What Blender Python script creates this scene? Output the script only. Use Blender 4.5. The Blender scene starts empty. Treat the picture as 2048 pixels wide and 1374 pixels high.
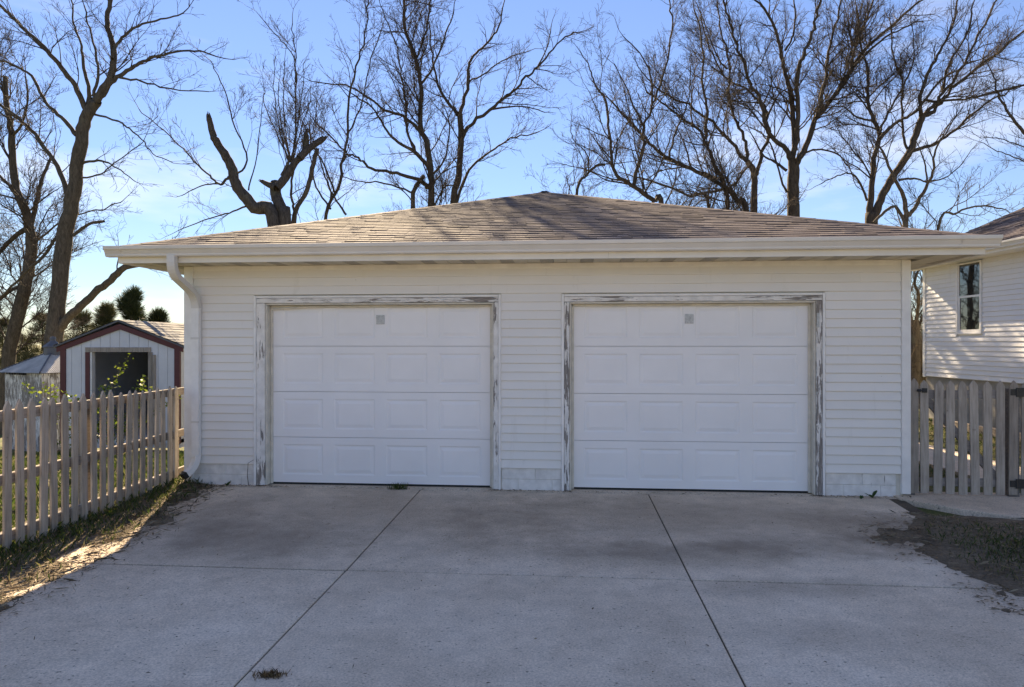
import bpy, math, random
import numpy as np
from mathutils import Vector, Matrix
rnd = random.Random(7)
nrs = np.random.RandomState(11)
R = math.radians
scene = bpy.context.scene
col = scene.collection

# ------------------------------------------------------------------ camera, sky, sun, exposure
F = 1370.0            # focal length in photo pixels (photo is 2048 x 1374)
CZ = 1.70             # eye height
cam = bpy.data.cameras.new('camera'); cam.sensor_width = 36.0; cam.lens = 36.0 * F / 2048.0
cam.clip_end = 3000; cam.clip_start = 0.05
camo = bpy.data.objects.new('camera', cam); col.objects.link(camo)
camo.location = (0, 0, CZ); camo.rotation_euler = (R(90), 0, 0)
scene.camera = camo

SUN_AZ = R(-15.4)     # from +Y, negative = towards -X
SUN_EL = R(32.0)
sdir = Vector((math.sin(SUN_AZ) * math.cos(SUN_EL), math.cos(SUN_AZ) * math.cos(SUN_EL), math.sin(SUN_EL)))
world = bpy.data.worlds.new('World'); scene.world = world; world.use_nodes = True
wn = world.node_tree.nodes; wl = world.node_tree.links; wn.clear()
wo = wn.new('ShaderNodeOutputWorld'); bg = wn.new('ShaderNodeBackground'); bg.inputs[1].default_value = 0.066
sky = wn.new('ShaderNodeTexSky'); sky.sky_type = 'NISHITA'; sky.sun_disc = False
sky.sun_elevation = SUN_EL; sky.sun_rotation = SUN_AZ
sky.air_density = 1.0; sky.dust_density = 0.0; sky.ozone_density = 4.0; sky.altitude = 300
tc = wn.new('ShaderNodeTexCoord'); mp = wn.new('ShaderNodeMapping'); mp.inputs['Scale'].default_value = (1.2, 1.2, 5.0)
cn = wn.new('ShaderNodeTexNoise'); cn.inputs['Scale'].default_value = 2.3; cn.inputs['Detail'].default_value = 5; cn.inputs['Roughness'].default_value = 0.55
cr = wn.new('ShaderNodeValToRGB'); cr.color_ramp.elements[0].position = 0.5; cr.color_ramp.elements[1].position = 0.82
cr.color_ramp.elements[0].color = (0, 0, 0, 1); cr.color_ramp.elements[1].color = (.45, .45, .45, 1)
mx = wn.new('ShaderNodeMix'); mx.data_type = 'RGBA'; mx.inputs[7].default_value = (6.6, 7.2, 8.0, 1)
wl.new(tc.outputs['Generated'], mp.inputs[0]); wl.new(mp.outputs[0], cn.inputs['Vector']); wl.new(cn.outputs['Fac'], cr.inputs[0])
sm = wn.new('ShaderNodeMix'); sm.data_type = 'RGBA'; sm.blend_type = 'MULTIPLY'; sm.inputs[0].default_value = 1; sm.inputs[7].default_value = (1 / 6, 1 / 6, 1 / 6, 1)
gm = wn.new('ShaderNodeGamma'); gm.inputs[1].default_value = 1.12
sm2 = wn.new('ShaderNodeMix'); sm2.data_type = 'RGBA'; sm2.blend_type = 'MULTIPLY'; sm2.inputs[0].default_value = 1; sm2.inputs[7].default_value = (3.8, 4.45, 6.2, 1); sm2.clamp_result = False
wl.new(sky.outputs[0], sm.inputs[6]); wl.new(sm.outputs[2], gm.inputs[0]); wl.new(gm.outputs[0], sm2.inputs[6])
bw = wn.new('ShaderNodeRGBToBW'); dv = wn.new('ShaderNodeMath'); dv.operation = 'MULTIPLY_ADD'; dv.inputs[1].default_value = 1 / 6.0; dv.inputs[2].default_value = 1.0
iv = wn.new('ShaderNodeMath'); iv.operation = 'DIVIDE'; iv.inputs[0].default_value = 1.56; vs_ = wn.new('ShaderNodeVectorMath'); vs_.operation = 'SCALE'
wl.new(sm2.outputs[2], bw.inputs[0]); wl.new(bw.outputs[0], dv.inputs[0]); wl.new(dv.outputs[0], iv.inputs[1]); wl.new(sm2.outputs[2], vs_.inputs[0]); wl.new(iv.outputs[0], vs_.inputs['Scale'])
wl.new(cr.outputs[0], mx.inputs[0]); wl.new(vs_.outputs[0], mx.inputs[6]); wl.new(mx.outputs[2], bg.inputs[0]); wl.new(bg.outputs[0], wo.inputs[0])

sl = bpy.data.lights.new('sun', 'SUN'); sl.energy = 4.6; sl.angle = R(0.53); sl.color = (1.0, 0.955, 0.90)
so = bpy.data.objects.new('sun', sl); col.objects.link(so)
so.rotation_euler = sdir.to_track_quat('Z', 'Y').to_euler(); so.location = (0, 0, 30)
scene.view_settings.view_transform = 'Standard'; scene.view_settings.look = 'None'
scene.view_settings.gamma = 1.0; scene.view_settings.exposure = 1.70
scene.view_settings.use_curve_mapping = False
scene.view_settings.use_white_balance = True            # camera balanced for the open shade
scene.view_settings.white_balance_temperature = 10600; scene.view_settings.white_balance_tint = 10

# ------------------------------------------------------------------ materials
def newmat(name):
    m = bpy.data.materials.new(name); m.use_nodes = True
    n = m.node_tree.nodes; l = m.node_tree.links
    return m, n, l, n['Principled BSDF']
def coords(n, kind='world'):
    if kind == 'world':
        g = n.new('ShaderNodeNewGeometry'); return g.outputs['Position']
    t = n.new('ShaderNodeTexCoord'); return t.outputs['Object']
def noise(n, l, vec, scale, detail=4, rough=.55, sc3=None, dist=0):
    if sc3:
        mpn = n.new('ShaderNodeMapping'); mpn.inputs['Scale'].default_value = sc3; l.new(vec, mpn.inputs[0]); vec = mpn.outputs[0]
    t = n.new('ShaderNodeTexNoise'); t.inputs['Scale'].default_value = scale; t.inputs['Detail'].default_value = detail
    t.inputs['Roughness'].default_value = rough; t.inputs['Distortion'].default_value = dist
    l.new(vec, t.inputs['Vector']); return t.outputs['Fac']
def ramp(n, l, fac, stops):
    r = n.new('ShaderNodeValToRGB'); e = r.color_ramp.elements
    while len(e) < len(stops): e.new(0.5)
    for i, (p, c) in enumerate(stops):
        e[i].position = p; e[i].color = (*c, 1) if len(c) == 3 else c
    l.new(fac, r.inputs[0]); return r.outputs[0]
def g3(v): return (v, v, v)
def mixc(n, l, fac, a, b, mode='MIX'):
    m = n.new('ShaderNodeMix'); m.data_type = 'RGBA'; m.blend_type = mode
    for s, v in ((0, fac), (6, a), (7, b)):
        if isinstance(v, (int, float)): m.inputs[s].default_value = v
        elif isinstance(v, tuple): m.inputs[s].default_value = (*v, 1)
        else: l.new(v, m.inputs[s])
    return m.outputs[2]
def bump(n, l, p, h, strength=.3, dist=.01):
    b = n.new('ShaderNodeBump'); b.inputs['Strength'].default_value = strength; b.inputs['Distance'].default_value = dist
    l.new(h, b.inputs['Height']); l.new(b.outputs[0], p.inputs['Normal'])
def rng(n, kind='object'):
    if kind == 'object':
        o = n.new('ShaderNodeObjectInfo'); return o.outputs['Random']
    g = n.new('ShaderNodeNewGeometry'); return g.outputs['Random Per Island']

def m_plain(name, c, rough=.5, spec=.5, var=.08, scale=6, metallic=0):
    m, n, l, p = newmat(name)
    f = noise(n, l, coords(n), scale, 5)
    cc = ramp(n, l, f, [(.3, tuple(x * (1 - var) for x in c)), (.7, tuple(min(1, x * (1 + var)) for x in c))])
    l.new(cc, p.inputs['Base Color']); p.inputs['Roughness'].default_value = rough
    p.inputs['Specular IOR Level'].default_value = spec; p.inputs['Metallic'].default_value = metallic
    return m
def m_siding(name, c):
    m, n, l, p = newmat(name)
    v = coords(n)
    f = noise(n, l, v, 1.3, 4)
    cc = ramp(n, l, f, [(.3, tuple(x * .95 for x in c)), (.7, c)])
    st = noise(n, l, v, 3.0, 6, .6, (3, 3, .35))
    cc = mixc(n, l, ramp(n, l, st, [(.60, (0, 0, 0)), (.8, g3(.28))]), cc, (.50, .47, .40))
    sp = noise(n, l, v, 38, 2)
    cc = mixc(n, l, ramp(n, l, sp, [(.76, (0, 0, 0)), (.79, g3(.55))]), cc, (.25, .23, .2))
    o = rng(n); cc = mixc(n, l, 1.0, cc, ramp(n, l, o, [(0, g3(.965)), (1, g3(1.0))]), 'MULTIPLY')
    l.new(cc, p.inputs['Base Color']); p.inputs['Roughness'].default_value = .42; p.inputs['Specular IOR Level'].default_value = .35
    g = noise(n, l, v, 12, 3, .5, (1, 1, 6)); bump(n, l, p, g, .06, .01)
    return m
def m_peel(name, amount=.55, horiz=False):
    m, n, l, p = newmat(name)
    v = coords(n, 'object')
    a = noise(n, l, v, 7, 7, .65, (.45, 5.0, 5.0) if horiz else (5.0, 5.0, .55), .6)
    big = noise(n, l, v, 1.6, 3)
    s = n.new('ShaderNodeMath'); s.operation = 'ADD'; l.new(a, s.inputs[0])
    b2 = n.new('ShaderNodeMath'); b2.operation = 'MULTIPLY'; b2.inputs[1].default_value = .55; l.new(big, b2.inputs[0]); l.new(b2.outputs[0], s.inputs[1])
    mask = ramp(n, l, s.outputs[0], [(amount + .27, (0, 0, 0)), (amount + .29, (1, 1, 1))])
    grain = noise(n, l, v, 22, 5, .6, (.4, 6, 6) if horiz else (6, 6, .4))
    wood = ramp(n, l, grain, [(.3, (.10, .085, .075)), (.55, (.27, .24, .22)), (.75, (.42, .39, .36))])
    paint = ramp(n, l, noise(n, l, v, 9, 5), [(.35, (.68, .66, .63)), (.65, (.84, .82, .79))])
    cc = mixc(n, l, mask, paint, wood)
    l.new(cc, p.inputs['Base Color']); p.inputs['Roughness'].default_value = .7
    inv = ramp(n, l, s.outputs[0], [(amount + .24, (1, 1, 1)), (amount + .30, (0, 0, 0))])
    hb = mixc(n, l, .25, inv, grain); bump(n, l, p, hb, .5, .006)
    return m
def m_wood(name, c1, c2, c3, axis='z'):
    m, n, l, p = newmat(name)
    v = coords(n, 'object')
    sc = (9, 9, .7) if axis == 'z' else ((.7, 9, 9) if axis == 'x' else (9, .7, 9))
    o = rng(n)
    mm = n.new('ShaderNodeVectorMath'); mm.operation = 'ADD'; l.new(v, mm.inputs[0])
    cx = n.new('ShaderNodeCombineXYZ'); sc_ = n.new('ShaderNodeMath'); sc_.operation = 'MULTIPLY'; sc_.inputs[1].default_value = 37.0
    l.new(o, sc_.inputs[0])
    for i in range(3): l.new(sc_.outputs[0], cx.inputs[i])
    l.new(cx.outputs[0], mm.inputs[1])
    f = noise(n, l, mm.outputs[0], 5, 7, .65, sc, .4)
    cc = ramp(n, l, f, [(.28, c1), (.5, c2), (.75, c3)])
    kn = noise(n, l, mm.outputs[0], 9, 2); cc = mixc(n, l, ramp(n, l, kn, [(.74, (0, 0, 0)), (.80, g3(.8))]), cc, (.05, .04, .035))
    low = noise(n, l, mm.outputs[0], 2.2, 4); cc = mixc(n, l, ramp(n, l, low, [(.4, (0, 0, 0)), (.75, g3(.45))]), cc, (.13, .115, .105))
    cc = mixc(n, l, 1.0, cc, ramp(n, l, o, [(0, g3(.78)), (1, g3(1.08))]), 'MULTIPLY')
    l.new(cc, p.inputs['Base Color']); p.inputs['Roughness'].default_value = .8; p.inputs['Specular IOR Level'].default_value = .25
    bump(n, l, p, f, .35, .004)
    return m
def m_shingle(name, stops, spec=.08, rough=.85):
    m, n, l, p = newmat(name)
    v = coords(n)
    o = rng(n); i = rng(n, 'island')
    a = n.new('ShaderNodeMath'); a.operation = 'ADD'; l.new(o, a.inputs[0]); l.new(i, a.inputs[1])
    w = n.new('ShaderNodeMath'); w.operation = 'FRACT'; l.new(a.outputs[0], w.inputs[0])
    cc = ramp(n, l, w.outputs[0], stops)
    gr = noise(n, l, v, 260, 2, .7)
    cc = mixc(n, l, .55, cc, ramp(n, l, gr, [(.3, g3(.35)), (.7, g3(1.6))]), 'MULTIPLY')
    bl = noise(n, l, v, 1.1, 5); cc = mixc(n, l, ramp(n, l, bl, [(.45, (0, 0, 0)), (.75, g3(.35))]), cc, (.10, .085, .08))
    l.new(cc, p.inputs['Base Color']); p.inputs['Roughness'].default_value = rough; p.inputs['Specular IOR Level'].default_value = spec
    bump(n, l, p, gr, .5, .004)
    return m
def m_bark(name, c1, c2):
    m, n, l, p = newmat(name)
    v = coords(n)
    f = noise(n, l, v, 9, 6, .7, (2.2, 2.2, .55), 1.0)
    cc = ramp(n, l, f, [(.3, c1), (.7, c2)])
    li = noise(n, l, v, 2.2, 4); cc = mixc(n, l, ramp(n, l, li, [(.62, (0, 0, 0)), (.74, g3(.5))]), cc, (.17, .16, .11))
    l.new(cc, p.inputs['Base Color']); p.inputs['Roughness'].default_value = .9; p.inputs['Specular IOR Level'].default_value = .15
    bump(n, l, p, f, .9, .03)
    return m
def m_ramp_world(name, scale, stops, rough=.9, bs=.4, bd=.02, fine=60, spec=.2, island=False):
    m, n, l, p = newmat(name)
    v = coords(n)
    f = noise(n, l, v, scale, 8, .62)
    cc = ramp(n, l, f, stops)
    fi = noise(n, l, v, fine, 4, .7)
    cc = mixc(n, l, .7, cc, ramp(n, l, fi, [(.3, g3(.45)), (.7, g3(1.45))]), 'MULTIPLY')
    if island:
        cc = mixc(n, l, 1.0, cc, ramp(n, l, rng(n, 'island'), [(0, g3(.5)), (1, g3(1.5))]), 'MULTIPLY')
    l.new(cc, p.inputs['Base Color']); p.inputs['Roughness'].default_value = rough; p.inputs['Specular IOR Level'].default_value = spec
    bump(n, l, p, fi, bs, bd)
    return m
def m_islands(name, stops, rough=.7, trans=0.0):
    m, n, l, p = newmat(name)
    cc = ramp(n, l, rng(n, 'island'), stops)
    l.new(cc, p.inputs['Base Color']); p.inputs['Roughness'].default_value = rough; p.inputs['Specular IOR Level'].default_value = .25
    if trans > 0:
        t = n.new('ShaderNodeBsdfTranslucent'); l.new(cc, t.inputs[0]); ms = n.new('ShaderNodeMixShader'); ms.inputs[0].default_value = trans
        l.new(p.outputs[0], ms.inputs[1]); l.new(t.outputs[0], ms.inputs[2]); l.new(ms.outputs[0], n['Material Output'].inputs[0])
    return m
def m_concrete(name):
    m, n, l, p = newmat(name)
    v = coords(n)
    o = rng(n)
    f = noise(n, l, v, .9, 8, .6)
    cc = ramp(n, l, f, [(.25, (.60, .475, .36)), (.5, (.75, .61, .475)), (.75, (.82, .69, .555))])
    mid = noise(n, l, v, 5.5, 7, .7); cc = mixc(n, l, .55, cc, ramp(n, l, mid, [(.3, g3(.72)), (.7, g3(1.2))]), 'MULTIPLY')
    fine = noise(n, l, v, 75, 5, .75); cc = mixc(n, l, .75, cc, ramp(n, l, fine, [(.3, g3(.5)), (.7, g3(1.4))]), 'MULTIPLY')
    sp = noise(n, l, v, 30, 3, .6, (1, 1.6, 1)); cc = mixc(n, l, ramp(n, l, sp, [(.62, (0, 0, 0)), (.70, g3(.85))]), cc, (.14, .115, .09))
    sp2 = noise(n, l, v, 60, 1, .5); cc = mixc(n, l, ramp(n, l, sp2, [(.77, (0, 0, 0)), (.80, g3(.6))]), cc, (.6, .58, .55))
    # dirt washed along the joint and in front of the right-hand door
    sep = n.new('ShaderNodeSeparateXYZ'); l.new(v, sep.inputs[0])
    wob = noise(n, l, v, 1.7, 6, .65)
    def blob(cx, cy, rx, ry, k):
        vm = n.new('ShaderNodeMapping'); vm.vector_type = 'POINT'
        vm.inputs['Location'].default_value = (-cx / rx, -cy / ry, 0); vm.inputs['Scale'].default_value = (1 / rx, 1 / ry, 0)
        l.new(v, vm.inputs[0]); ln = n.new('ShaderNodeVectorMath'); ln.operation = 'LENGTH'; l.new(vm.outputs[0], ln.inputs[0])
        ad = n.new('ShaderNodeMath'); ad.operation = 'MULTIPLY_ADD'; l.new(wob, ad.inputs[0]); ad.inputs[1].default_value = 1.5; l.new(ln.outputs['Value'], ad.inputs[2]); a2 = n.new('ShaderNodeMath'); a2.operation = 'SUBTRACT'; a2.inputs[1].default_value = .72; l.new(ad.outputs[0], a2.inputs[0]); ad = a2
        return ramp(n, l, ad.outputs[0], [(.55, g3(k)), (1.0, g3(k * .5)), (1.25, g3(0))]) if k > .9 else ramp(n, l, ad.outputs[0], [(.3, g3(k * .62)), (.7, g3(k * .34)), (1.0, g3(0))])
    for (cx, cy, rx, ry, k) in ((1.35, 5.55, 1.5, .42, .75), (2.6, 5.75, 1.3, .45, .6), (-.2, 5.7, 1.6, .35, .35), (1.9, 4.75, 1.0, .25, .55),
                                (-3.0, 6.6, .6, 1.2, .6), (3.2, 6.4, .7, .8, .6), (-2.2, 5.9, .9, .5, .35), (1.75, 4.0, .7, .3, .35), (-1.6, 3.2, .5, .3, .35), (-1.5, 6.9, 2.6, 1.5, .62), (1.6, 6.7, 2.6, 1.3, .62), (-2.3, 5.9, 1.3, 1.1, .5), (3.4, 5.8, .65, .6, .6), (3.4, 4.7, .4, .7, .5), (3.6, 6.5, .5, .4, .6)):
        cc = mixc(n, l, blob(cx, cy, rx, ry, k), cc, (.19, .14, .10))
    cc = mixc(n, l, 1.0, cc, ramp(n, l, o, [(0, g3(.94)), (1, g3(1.04))]), 'MULTIPLY')
    l.new(cc, p.inputs['Base Color']); p.inputs['Roughness'].default_value = .85; p.inputs['Specular IOR Level'].default_value = .25
    hb = mixc(n, l, .5, fine, sp); bump(n, l, p, hb, .45, .006)
    return m

M = {}
M['siding'] = m_siding('vinyl_siding', (.84, .815, .775))
M['house_siding'] = m_siding('house_siding', (.82, .815, .80))
M['trimwhite'] = m_plain('white_vinyl_trim', (.82, .81, .79), .4)
M['door'] = m_plain('door_white', (.86, .85, .85), .38, .4, .03, 2)
M['gutter'] = m_plain('gutter_enamel', (.68, .665, .635), .35, .5, .06, 3)
M['fascia'] = m_plain('fascia_cream', (.76, .74, .69), .4, .4, .06, 3)
M['soffit'] = m_plain('soffit_cream', (.60, .56, .46), .5, .3, .10, 5)
M['soffit_vent'] = m_plain('soffit_vent', (.40, .37, .31), .6, .3, .2, 40)
M['peel'] = m_peel('peeling_white_paint', .575)
M['peel_h'] = m_peel('peeling_head_trim', .56, True)
M['peel2'] = m_peel('badly_peeling_paint', .48)
M['block'] = m_peel('painted_block', .72)
M['jamb'] = m_plain('jamb_cream', (.66, .62, .54), .6, .3, .12, 9)
M['mortar'] = m_plain('dirty_mortar', (.30, .28, .25), .9, .1, .3, 20)
M['galv'] = m_plain('galvanised', (.42, .43, .44), .45, .5, .25, 50, .6)
M['dark'] = m_plain('rubber_and_outlet_shade', (.02, .02, .02), .6, .3, .2)  # rubber of the door seals, also the painted shade in the downspout mouth
M['black_metal'] = m_plain('black_iron', (.018, .018, .02), .45, .5, .2)
M['shingle'] = m_shingle('brown_shingle', [(0, (.105, .087, .090)), (.2, (.138, .116, .120)), (.85, (.165, .140, .145)), (1, (.20, .174, .178))])
M['deck'] = m_plain('roof_underlay', (.035, .03, .028), .9, .1)
M['shed_shingle'] = m_shingle('grey_shingle', [(0, (.22, .215, .205)), (1, (.36, .35, .33))], .08, .95)
M['picket'] = m_wood('weathered_picket', (.30, .245, .195), (.48, .405, .33), (.60, .515, .43))
M['rail'] = m_wood('weathered_rail', (.20, .16, .13), (.33, .27, .22), (.42, .35, .29), 'y')
M['gatewood'] = m_wood('gate_picket_wood', (.27, .23, .195), (.43, .375, .32), (.54, .48, .42))
M['gaterail'] = m_wood('gate_rail_wood', (.15, .13, .12), (.25, .22, .20), (.34, .30, .28), 'x')
M['bark'] = m_bark('dark_bark', (.035, .027, .021), (.125, .10, .08))
M['bark_l'] = m_bark('brown_bark', (.048, .038, .028), (.16, .13, .10))
M['bark_dead'] = m_bark('dead_wood', (.03, .024, .02), (.14, .117, .10))
M['twig'] = m_plain('twig_brown', (.075, .058, .047), .85, .15, .3, 3)
M['twig_tan'] = m_plain('twig_tan', (.16, .12, .08), .85, .15, .3, 3)
M['concrete'] = m_concrete('driveway_concrete')
M['joint'] = m_ramp_world('joint_dirt', 3, [(.3, (.09, .07, .052)), (.7, (.15, .115, .085))])
M['soil'] = m_ramp_world('soil', 2.5, [(.3, (.12, .088, .06)), (.5, (.21, .158, .11)), (.75, (.31, .24, .165))], fine=45, bs=.8, bd=.03)
M['lawn'] = m_ramp_world('winter_lawn', 1.2, [(.25, (.085, .085, .03)), (.45, (.17, .15, .07)), (.6, (.10, .125, .035)), (.8, (.22, .18, .10))], fine=35, bs=.8, bd=.04)
M['grass'] = m_islands('grass_blades', [(0, (.035, .06, .015)), (.5, (.07, .11, .025)), (.8, (.13, .15, .05)), (1, (.25, .21, .11))], .6, .35)
M['straw'] = m_islands('dry_straw', [(0, (.09, .065, .045)), (.5, (.20, .15, .095)), (1, (.34, .27, .18))], .8)
M['litter'] = m_islands('leaf_litter', [(0, (.07, .045, .025)), (.5, (.17, .11, .06)), (1, (.34, .24, .13))], .8, .2)
M['leaf'] = m_islands('fresh_leaves', [(0, (.07, .12, .015)), (.6, (.17, .24, .035)), (1, (.30, .34, .07))], .5, .45)
M['weed'] = m_islands('weed_leaves', [(0, (.03, .07, .02)), (1, (.07, .13, .035))], .5, .25)
M['needle'] = m_islands('pine_needles', [(0, (.018, .032, .014)), (.6, (.045, .065, .028)), (1, (.10, .115, .05))], .6, .15)
M['needle2'] = m_islands('olive_needles', [(0, (.05, .055, .022)), (1, (.15, .14, .065))], .6, .15)
M['shedwall'] = m_plain('shed_panel', (.66, .67, .70), .6, .2, .07, 3)
M['maroon'] = m_plain('maroon_paint', (.115, .028, .032), .5, .4, .12, 6)
M['roughwood'] = m_wood('raw_board', (.22, .18, .15), (.40, .34, .29), (.52, .45, .39))
M['inside'] = m_plain('painted_inside_shade', (.022, .02, .018), .9, .1, .2)  # near-black colour stands in for the shade inside the small buildings
M['tin'] = m_plain('corrugated_tin', (.46, .44, .41), .75, .2, .22, 3, .0)
M['slate'] = m_plain('grey_cap', (.10, .105, .12), .5, .4, .15)
M['oldboard'] = m_peel('old_peeling_board', .47)
M['conc_wall'] = m_plain('foundation_concrete', (.30, .285, .26), .9, .2, .2, 4)
def m_glass():
    m, n, l, p = newmat('window_glass'); p.inputs['Base Color'].default_value = (.012, .013, .015, 1)
    p.inputs['Roughness'].default_value = .03; p.inputs['IOR'].default_value = 2.1
    b = noise(n, l, coords(n), 3.0, 2); bump(n, l, p, b, .05, .02)
    return m
M['glass'] = m_glass()

# ------------------------------------------------------------------ helpers
def tag(o, label=None, cat=None, group=None, kind=None):
    if label: o['label'] = label
    if cat: o['category'] = cat
    if group: o['group'] = group
    if kind: o['kind'] = kind
    return o
def empty(name, loc=(0, 0, 0), rz=0):
    o = bpy.data.objects.new(name, None); col.objects.link(o); o.location = loc; o.rotation_euler = (0, 0, rz); o.empty_display_size = .2
    return o
def link(name, me, mat=None, parent=None, loc=None, rot=None, scale=None):
    o = bpy.data.objects.new(name, me); col.objects.link(o)
    if mat is not None and len(me.materials) == 0: me.materials.append(mat)
    if parent: o.parent = parent
    if loc is not None: o.location = loc
    if rot is not None: o.rotation_euler = rot
    if scale is not None: o.scale = scale
    return o
class MB:
    def __init__(s): s.v = []; s.f = []
    def add(s, vs, fs):
        b = len(s.v); s.v += [tuple(x) for x in vs]; s.f += [tuple(b + i for i in q) for q in fs]; return s
    def box(s, x0, x1, y0, y1, z0, z1):
        return s.add([(x0, y0, z0), (x1, y0, z0), (x1, y1, z0), (x0, y1, z0), (x0, y0, z1), (x1, y0, z1), (x1, y1, z1), (x0, y1, z1)],
                     [(3, 2, 1, 0), (4, 5, 6, 7), (0, 1, 5, 4), (1, 2, 6, 5), (2, 3, 7, 6), (3, 0, 4, 7)])
    def prism(s, prof, axis, a, b):
        """profile of 2D points extruded along axis from a to b; 2D = remaining axes in order"""
        n = len(prof); vs = []
        for t in (a, b):
            for (p, q) in prof:
                vs.append((t, p, q) if axis == 'x' else ((p, t, q) if axis == 'y' else (p, q, t)))
        fs = [tuple(range(n))[::-1], tuple(range(n, 2 * n))] + [(i, (i + 1) % n, n + (i + 1) % n, n + i) for i in range(n)]
        return s.add(vs, fs)
    def tube(s, pts, rad, sides=8, caps=True):
        pts = [Vector(p) for p in pts]; n = len(pts)
        rad = rad if hasattr(rad, '__len__') else [rad] * n
        t0 = (pts[1] - pts[0]).normalized(); up = Vector((0, 0, 1)) if abs(t0.z) < .9 else Vector((1, 0, 0))
        a = t0.cross(up).normalized(); vs = []
        for i in range(n):
            t = (pts[min(i + 1, n - 1)] - pts[max(i - 1, 0)]).normalized()
            a = (a - t * a.dot(t)).normalized(); b = t.cross(a)
            for k in range(sides):
                an = 2 * math.pi * k / sides; vs.append(pts[i] + (a * math.cos(an) + b * math.sin(an)) * rad[i])
        fs = [(i * sides + k, i * sides + (k + 1) % sides, (i + 1) * sides + (k + 1) % sides, (i + 1) * sides + k) for i in range(n - 1) for k in range(sides)]
        if caps: fs += [tuple(range(sides))[::-1], tuple((n - 1) * sides + k for k in range(sides))]
        return s.add(vs, fs)
    def mesh(s, name, smooth=False):
        me = bpy.data.meshes.new(name); me.from_pydata(s.v, [], s.f); me.update()
        if smooth:
            me.polygons.foreach_set('use_smooth', [True] * len(me.polygons))
        return me
    def build(s, name, mat, parent=None, smooth=False, **k): return link(name, s.mesh(name, smooth), mat, parent, **k)
def np_mesh(name, V, Fq):
    me = bpy.data.meshes.new(name); V = np.asarray(V, dtype=np.float32); Fq = np.asarray(Fq, dtype=np.int32)
    nf, k = Fq.shape
    me.vertices.add(len(V)); me.vertices.foreach_set('co', V.ravel())
    me.loops.add(nf * k); me.loops.foreach_set('vertex_index', Fq.ravel())
    me.polygons.add(nf); me.polygons.foreach_set('loop_start', np.arange(0, nf * k, k, dtype=np.int32))
    me.update(calc_edges=True); me.validate(); return me
def bevel(o, w=.004, seg=1):
    b = o.modifiers.new('bevel', 'BEVEL'); b.width = w; b.segments = seg; b.limit_method = 'ANGLE'
    return o
def smooth01(t): t = max(0., min(1., t)); return t * t * (3 - 2 * t)
def terrain(x, y):
    left = smooth01((-4.3 - x) / 1.5)
    return -.02 - left * .95 * smooth01((y - 8.5) / 9.0) - .25 * smooth01((y - 17) / 10)
def P(px, py, D): return Vector(((px - 1024) / F * D, D, CZ + (687 - py) / F * D))

# garage frame
GA = R(4.8); GC, GS = math.cos(GA), math.sin(GA); G0 = Vector((-3.95, 8.30, 0))
def GW(u, y, z=0): return Vector((G0.x + u * GC + y * GS, G0.y - u * GS + y * GC, z))
W = 8.38; DEP = 8.38

# ------------------------------------------------------------------ ground, driveway, beds
def make_ground():
    xs = np.concatenate([[-900, -300, -120, -60], np.arange(-40, 40.1, 1.0), [60, 120, 300, 900]])
    ys = np.concatenate([[-600, -200, -60, -30], np.arange(-20, 60.1, 1.0), [90, 160, 400, 1500]])
    V = [(x, y, terrain(x, y) - .03 + (0.04 * math.sin(x * 1.7 + y * .9) * math.cos(y * 1.3) if y > 9 else 0)) for y in ys for x in xs]
    nx = len(xs); Fq = [(j * nx + i, j * nx + i + 1, (j + 1) * nx + i + 1, (j + 1) * nx + i) for j in range(len(ys) - 1) for i in range(nx - 1)]
    o = link('ground', np_mesh('ground', V, Fq), M['lawn']); tag(o, kind='structure')
make_ground()
# driveway: a dark joint bed carrying separate slabs
dw = MB().prism([(.12, 0), (W - .1, 0), (W - .5, -4), (W - .6, -14.5), (.55, -14.5)], 'z', -.12, -.010).build('driveway', M['joint'], loc=G0, rot=(0, 0, -GA)); tag(dw, kind='structure')
def slab(name, pts, z1=0.0, parent=dw, z0=-.10):
    m = MB().prism(pts, 'z', z0, z1); o = m.build(name, M['concrete'], parent); bevel(o, .008, 2); return o
ucuts = [(.15, .62), (2.90, 2.98), (5.52, 5.50), (W - .25, 7.75)]   # u at the door, u far out
def ulerp(i, y): t = min(1, -y / 4.0); a, b = ucuts[i]; return a + (b - a) * t
rows = [-.10, -2.92, -5.9, -8.9, -11.9, -14.4]
g = .0055
for r_ in range(5):
    y0, y1 = rows[r_], rows[r_ + 1]
    for i in range(3):
        q = .010; slab('slab', [(ulerp(i, y0) + g, y0 - q), (ulerp(i + 1, y0) - g, y0 - q), (ulerp(i + 1, y1) - g, y1 + q), (ulerp(i, y1) + g, y1 + q)], z1=rnd.uniform(-.003, .002))
# garage floor apron strip under the doors
slab('apron_slab', [(.15, .55), (W - .15, .55), (W - .15, -.085), (.15, -.085)], z1=-.004)
# gate walkway slab right of the garage corner
wk = MB().prism([(W - .16, .25), (W + 3.4, .25), (W + 3.4, -.95), (W + .75, -.98), (W + .22, -.6), (W - .16, -.14)], 'z', -.10, .012).build('walkway', M['concrete'], loc=G0, rot=(0, 0, -GA)); tag(wk, kind='structure'); bevel(wk, .01, 2)
wk2 = MB().box(5.9, 7.0, 8.3, 17, -.1, .0).build('path', M['concrete']); tag(wk2, kind='structure')
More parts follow.
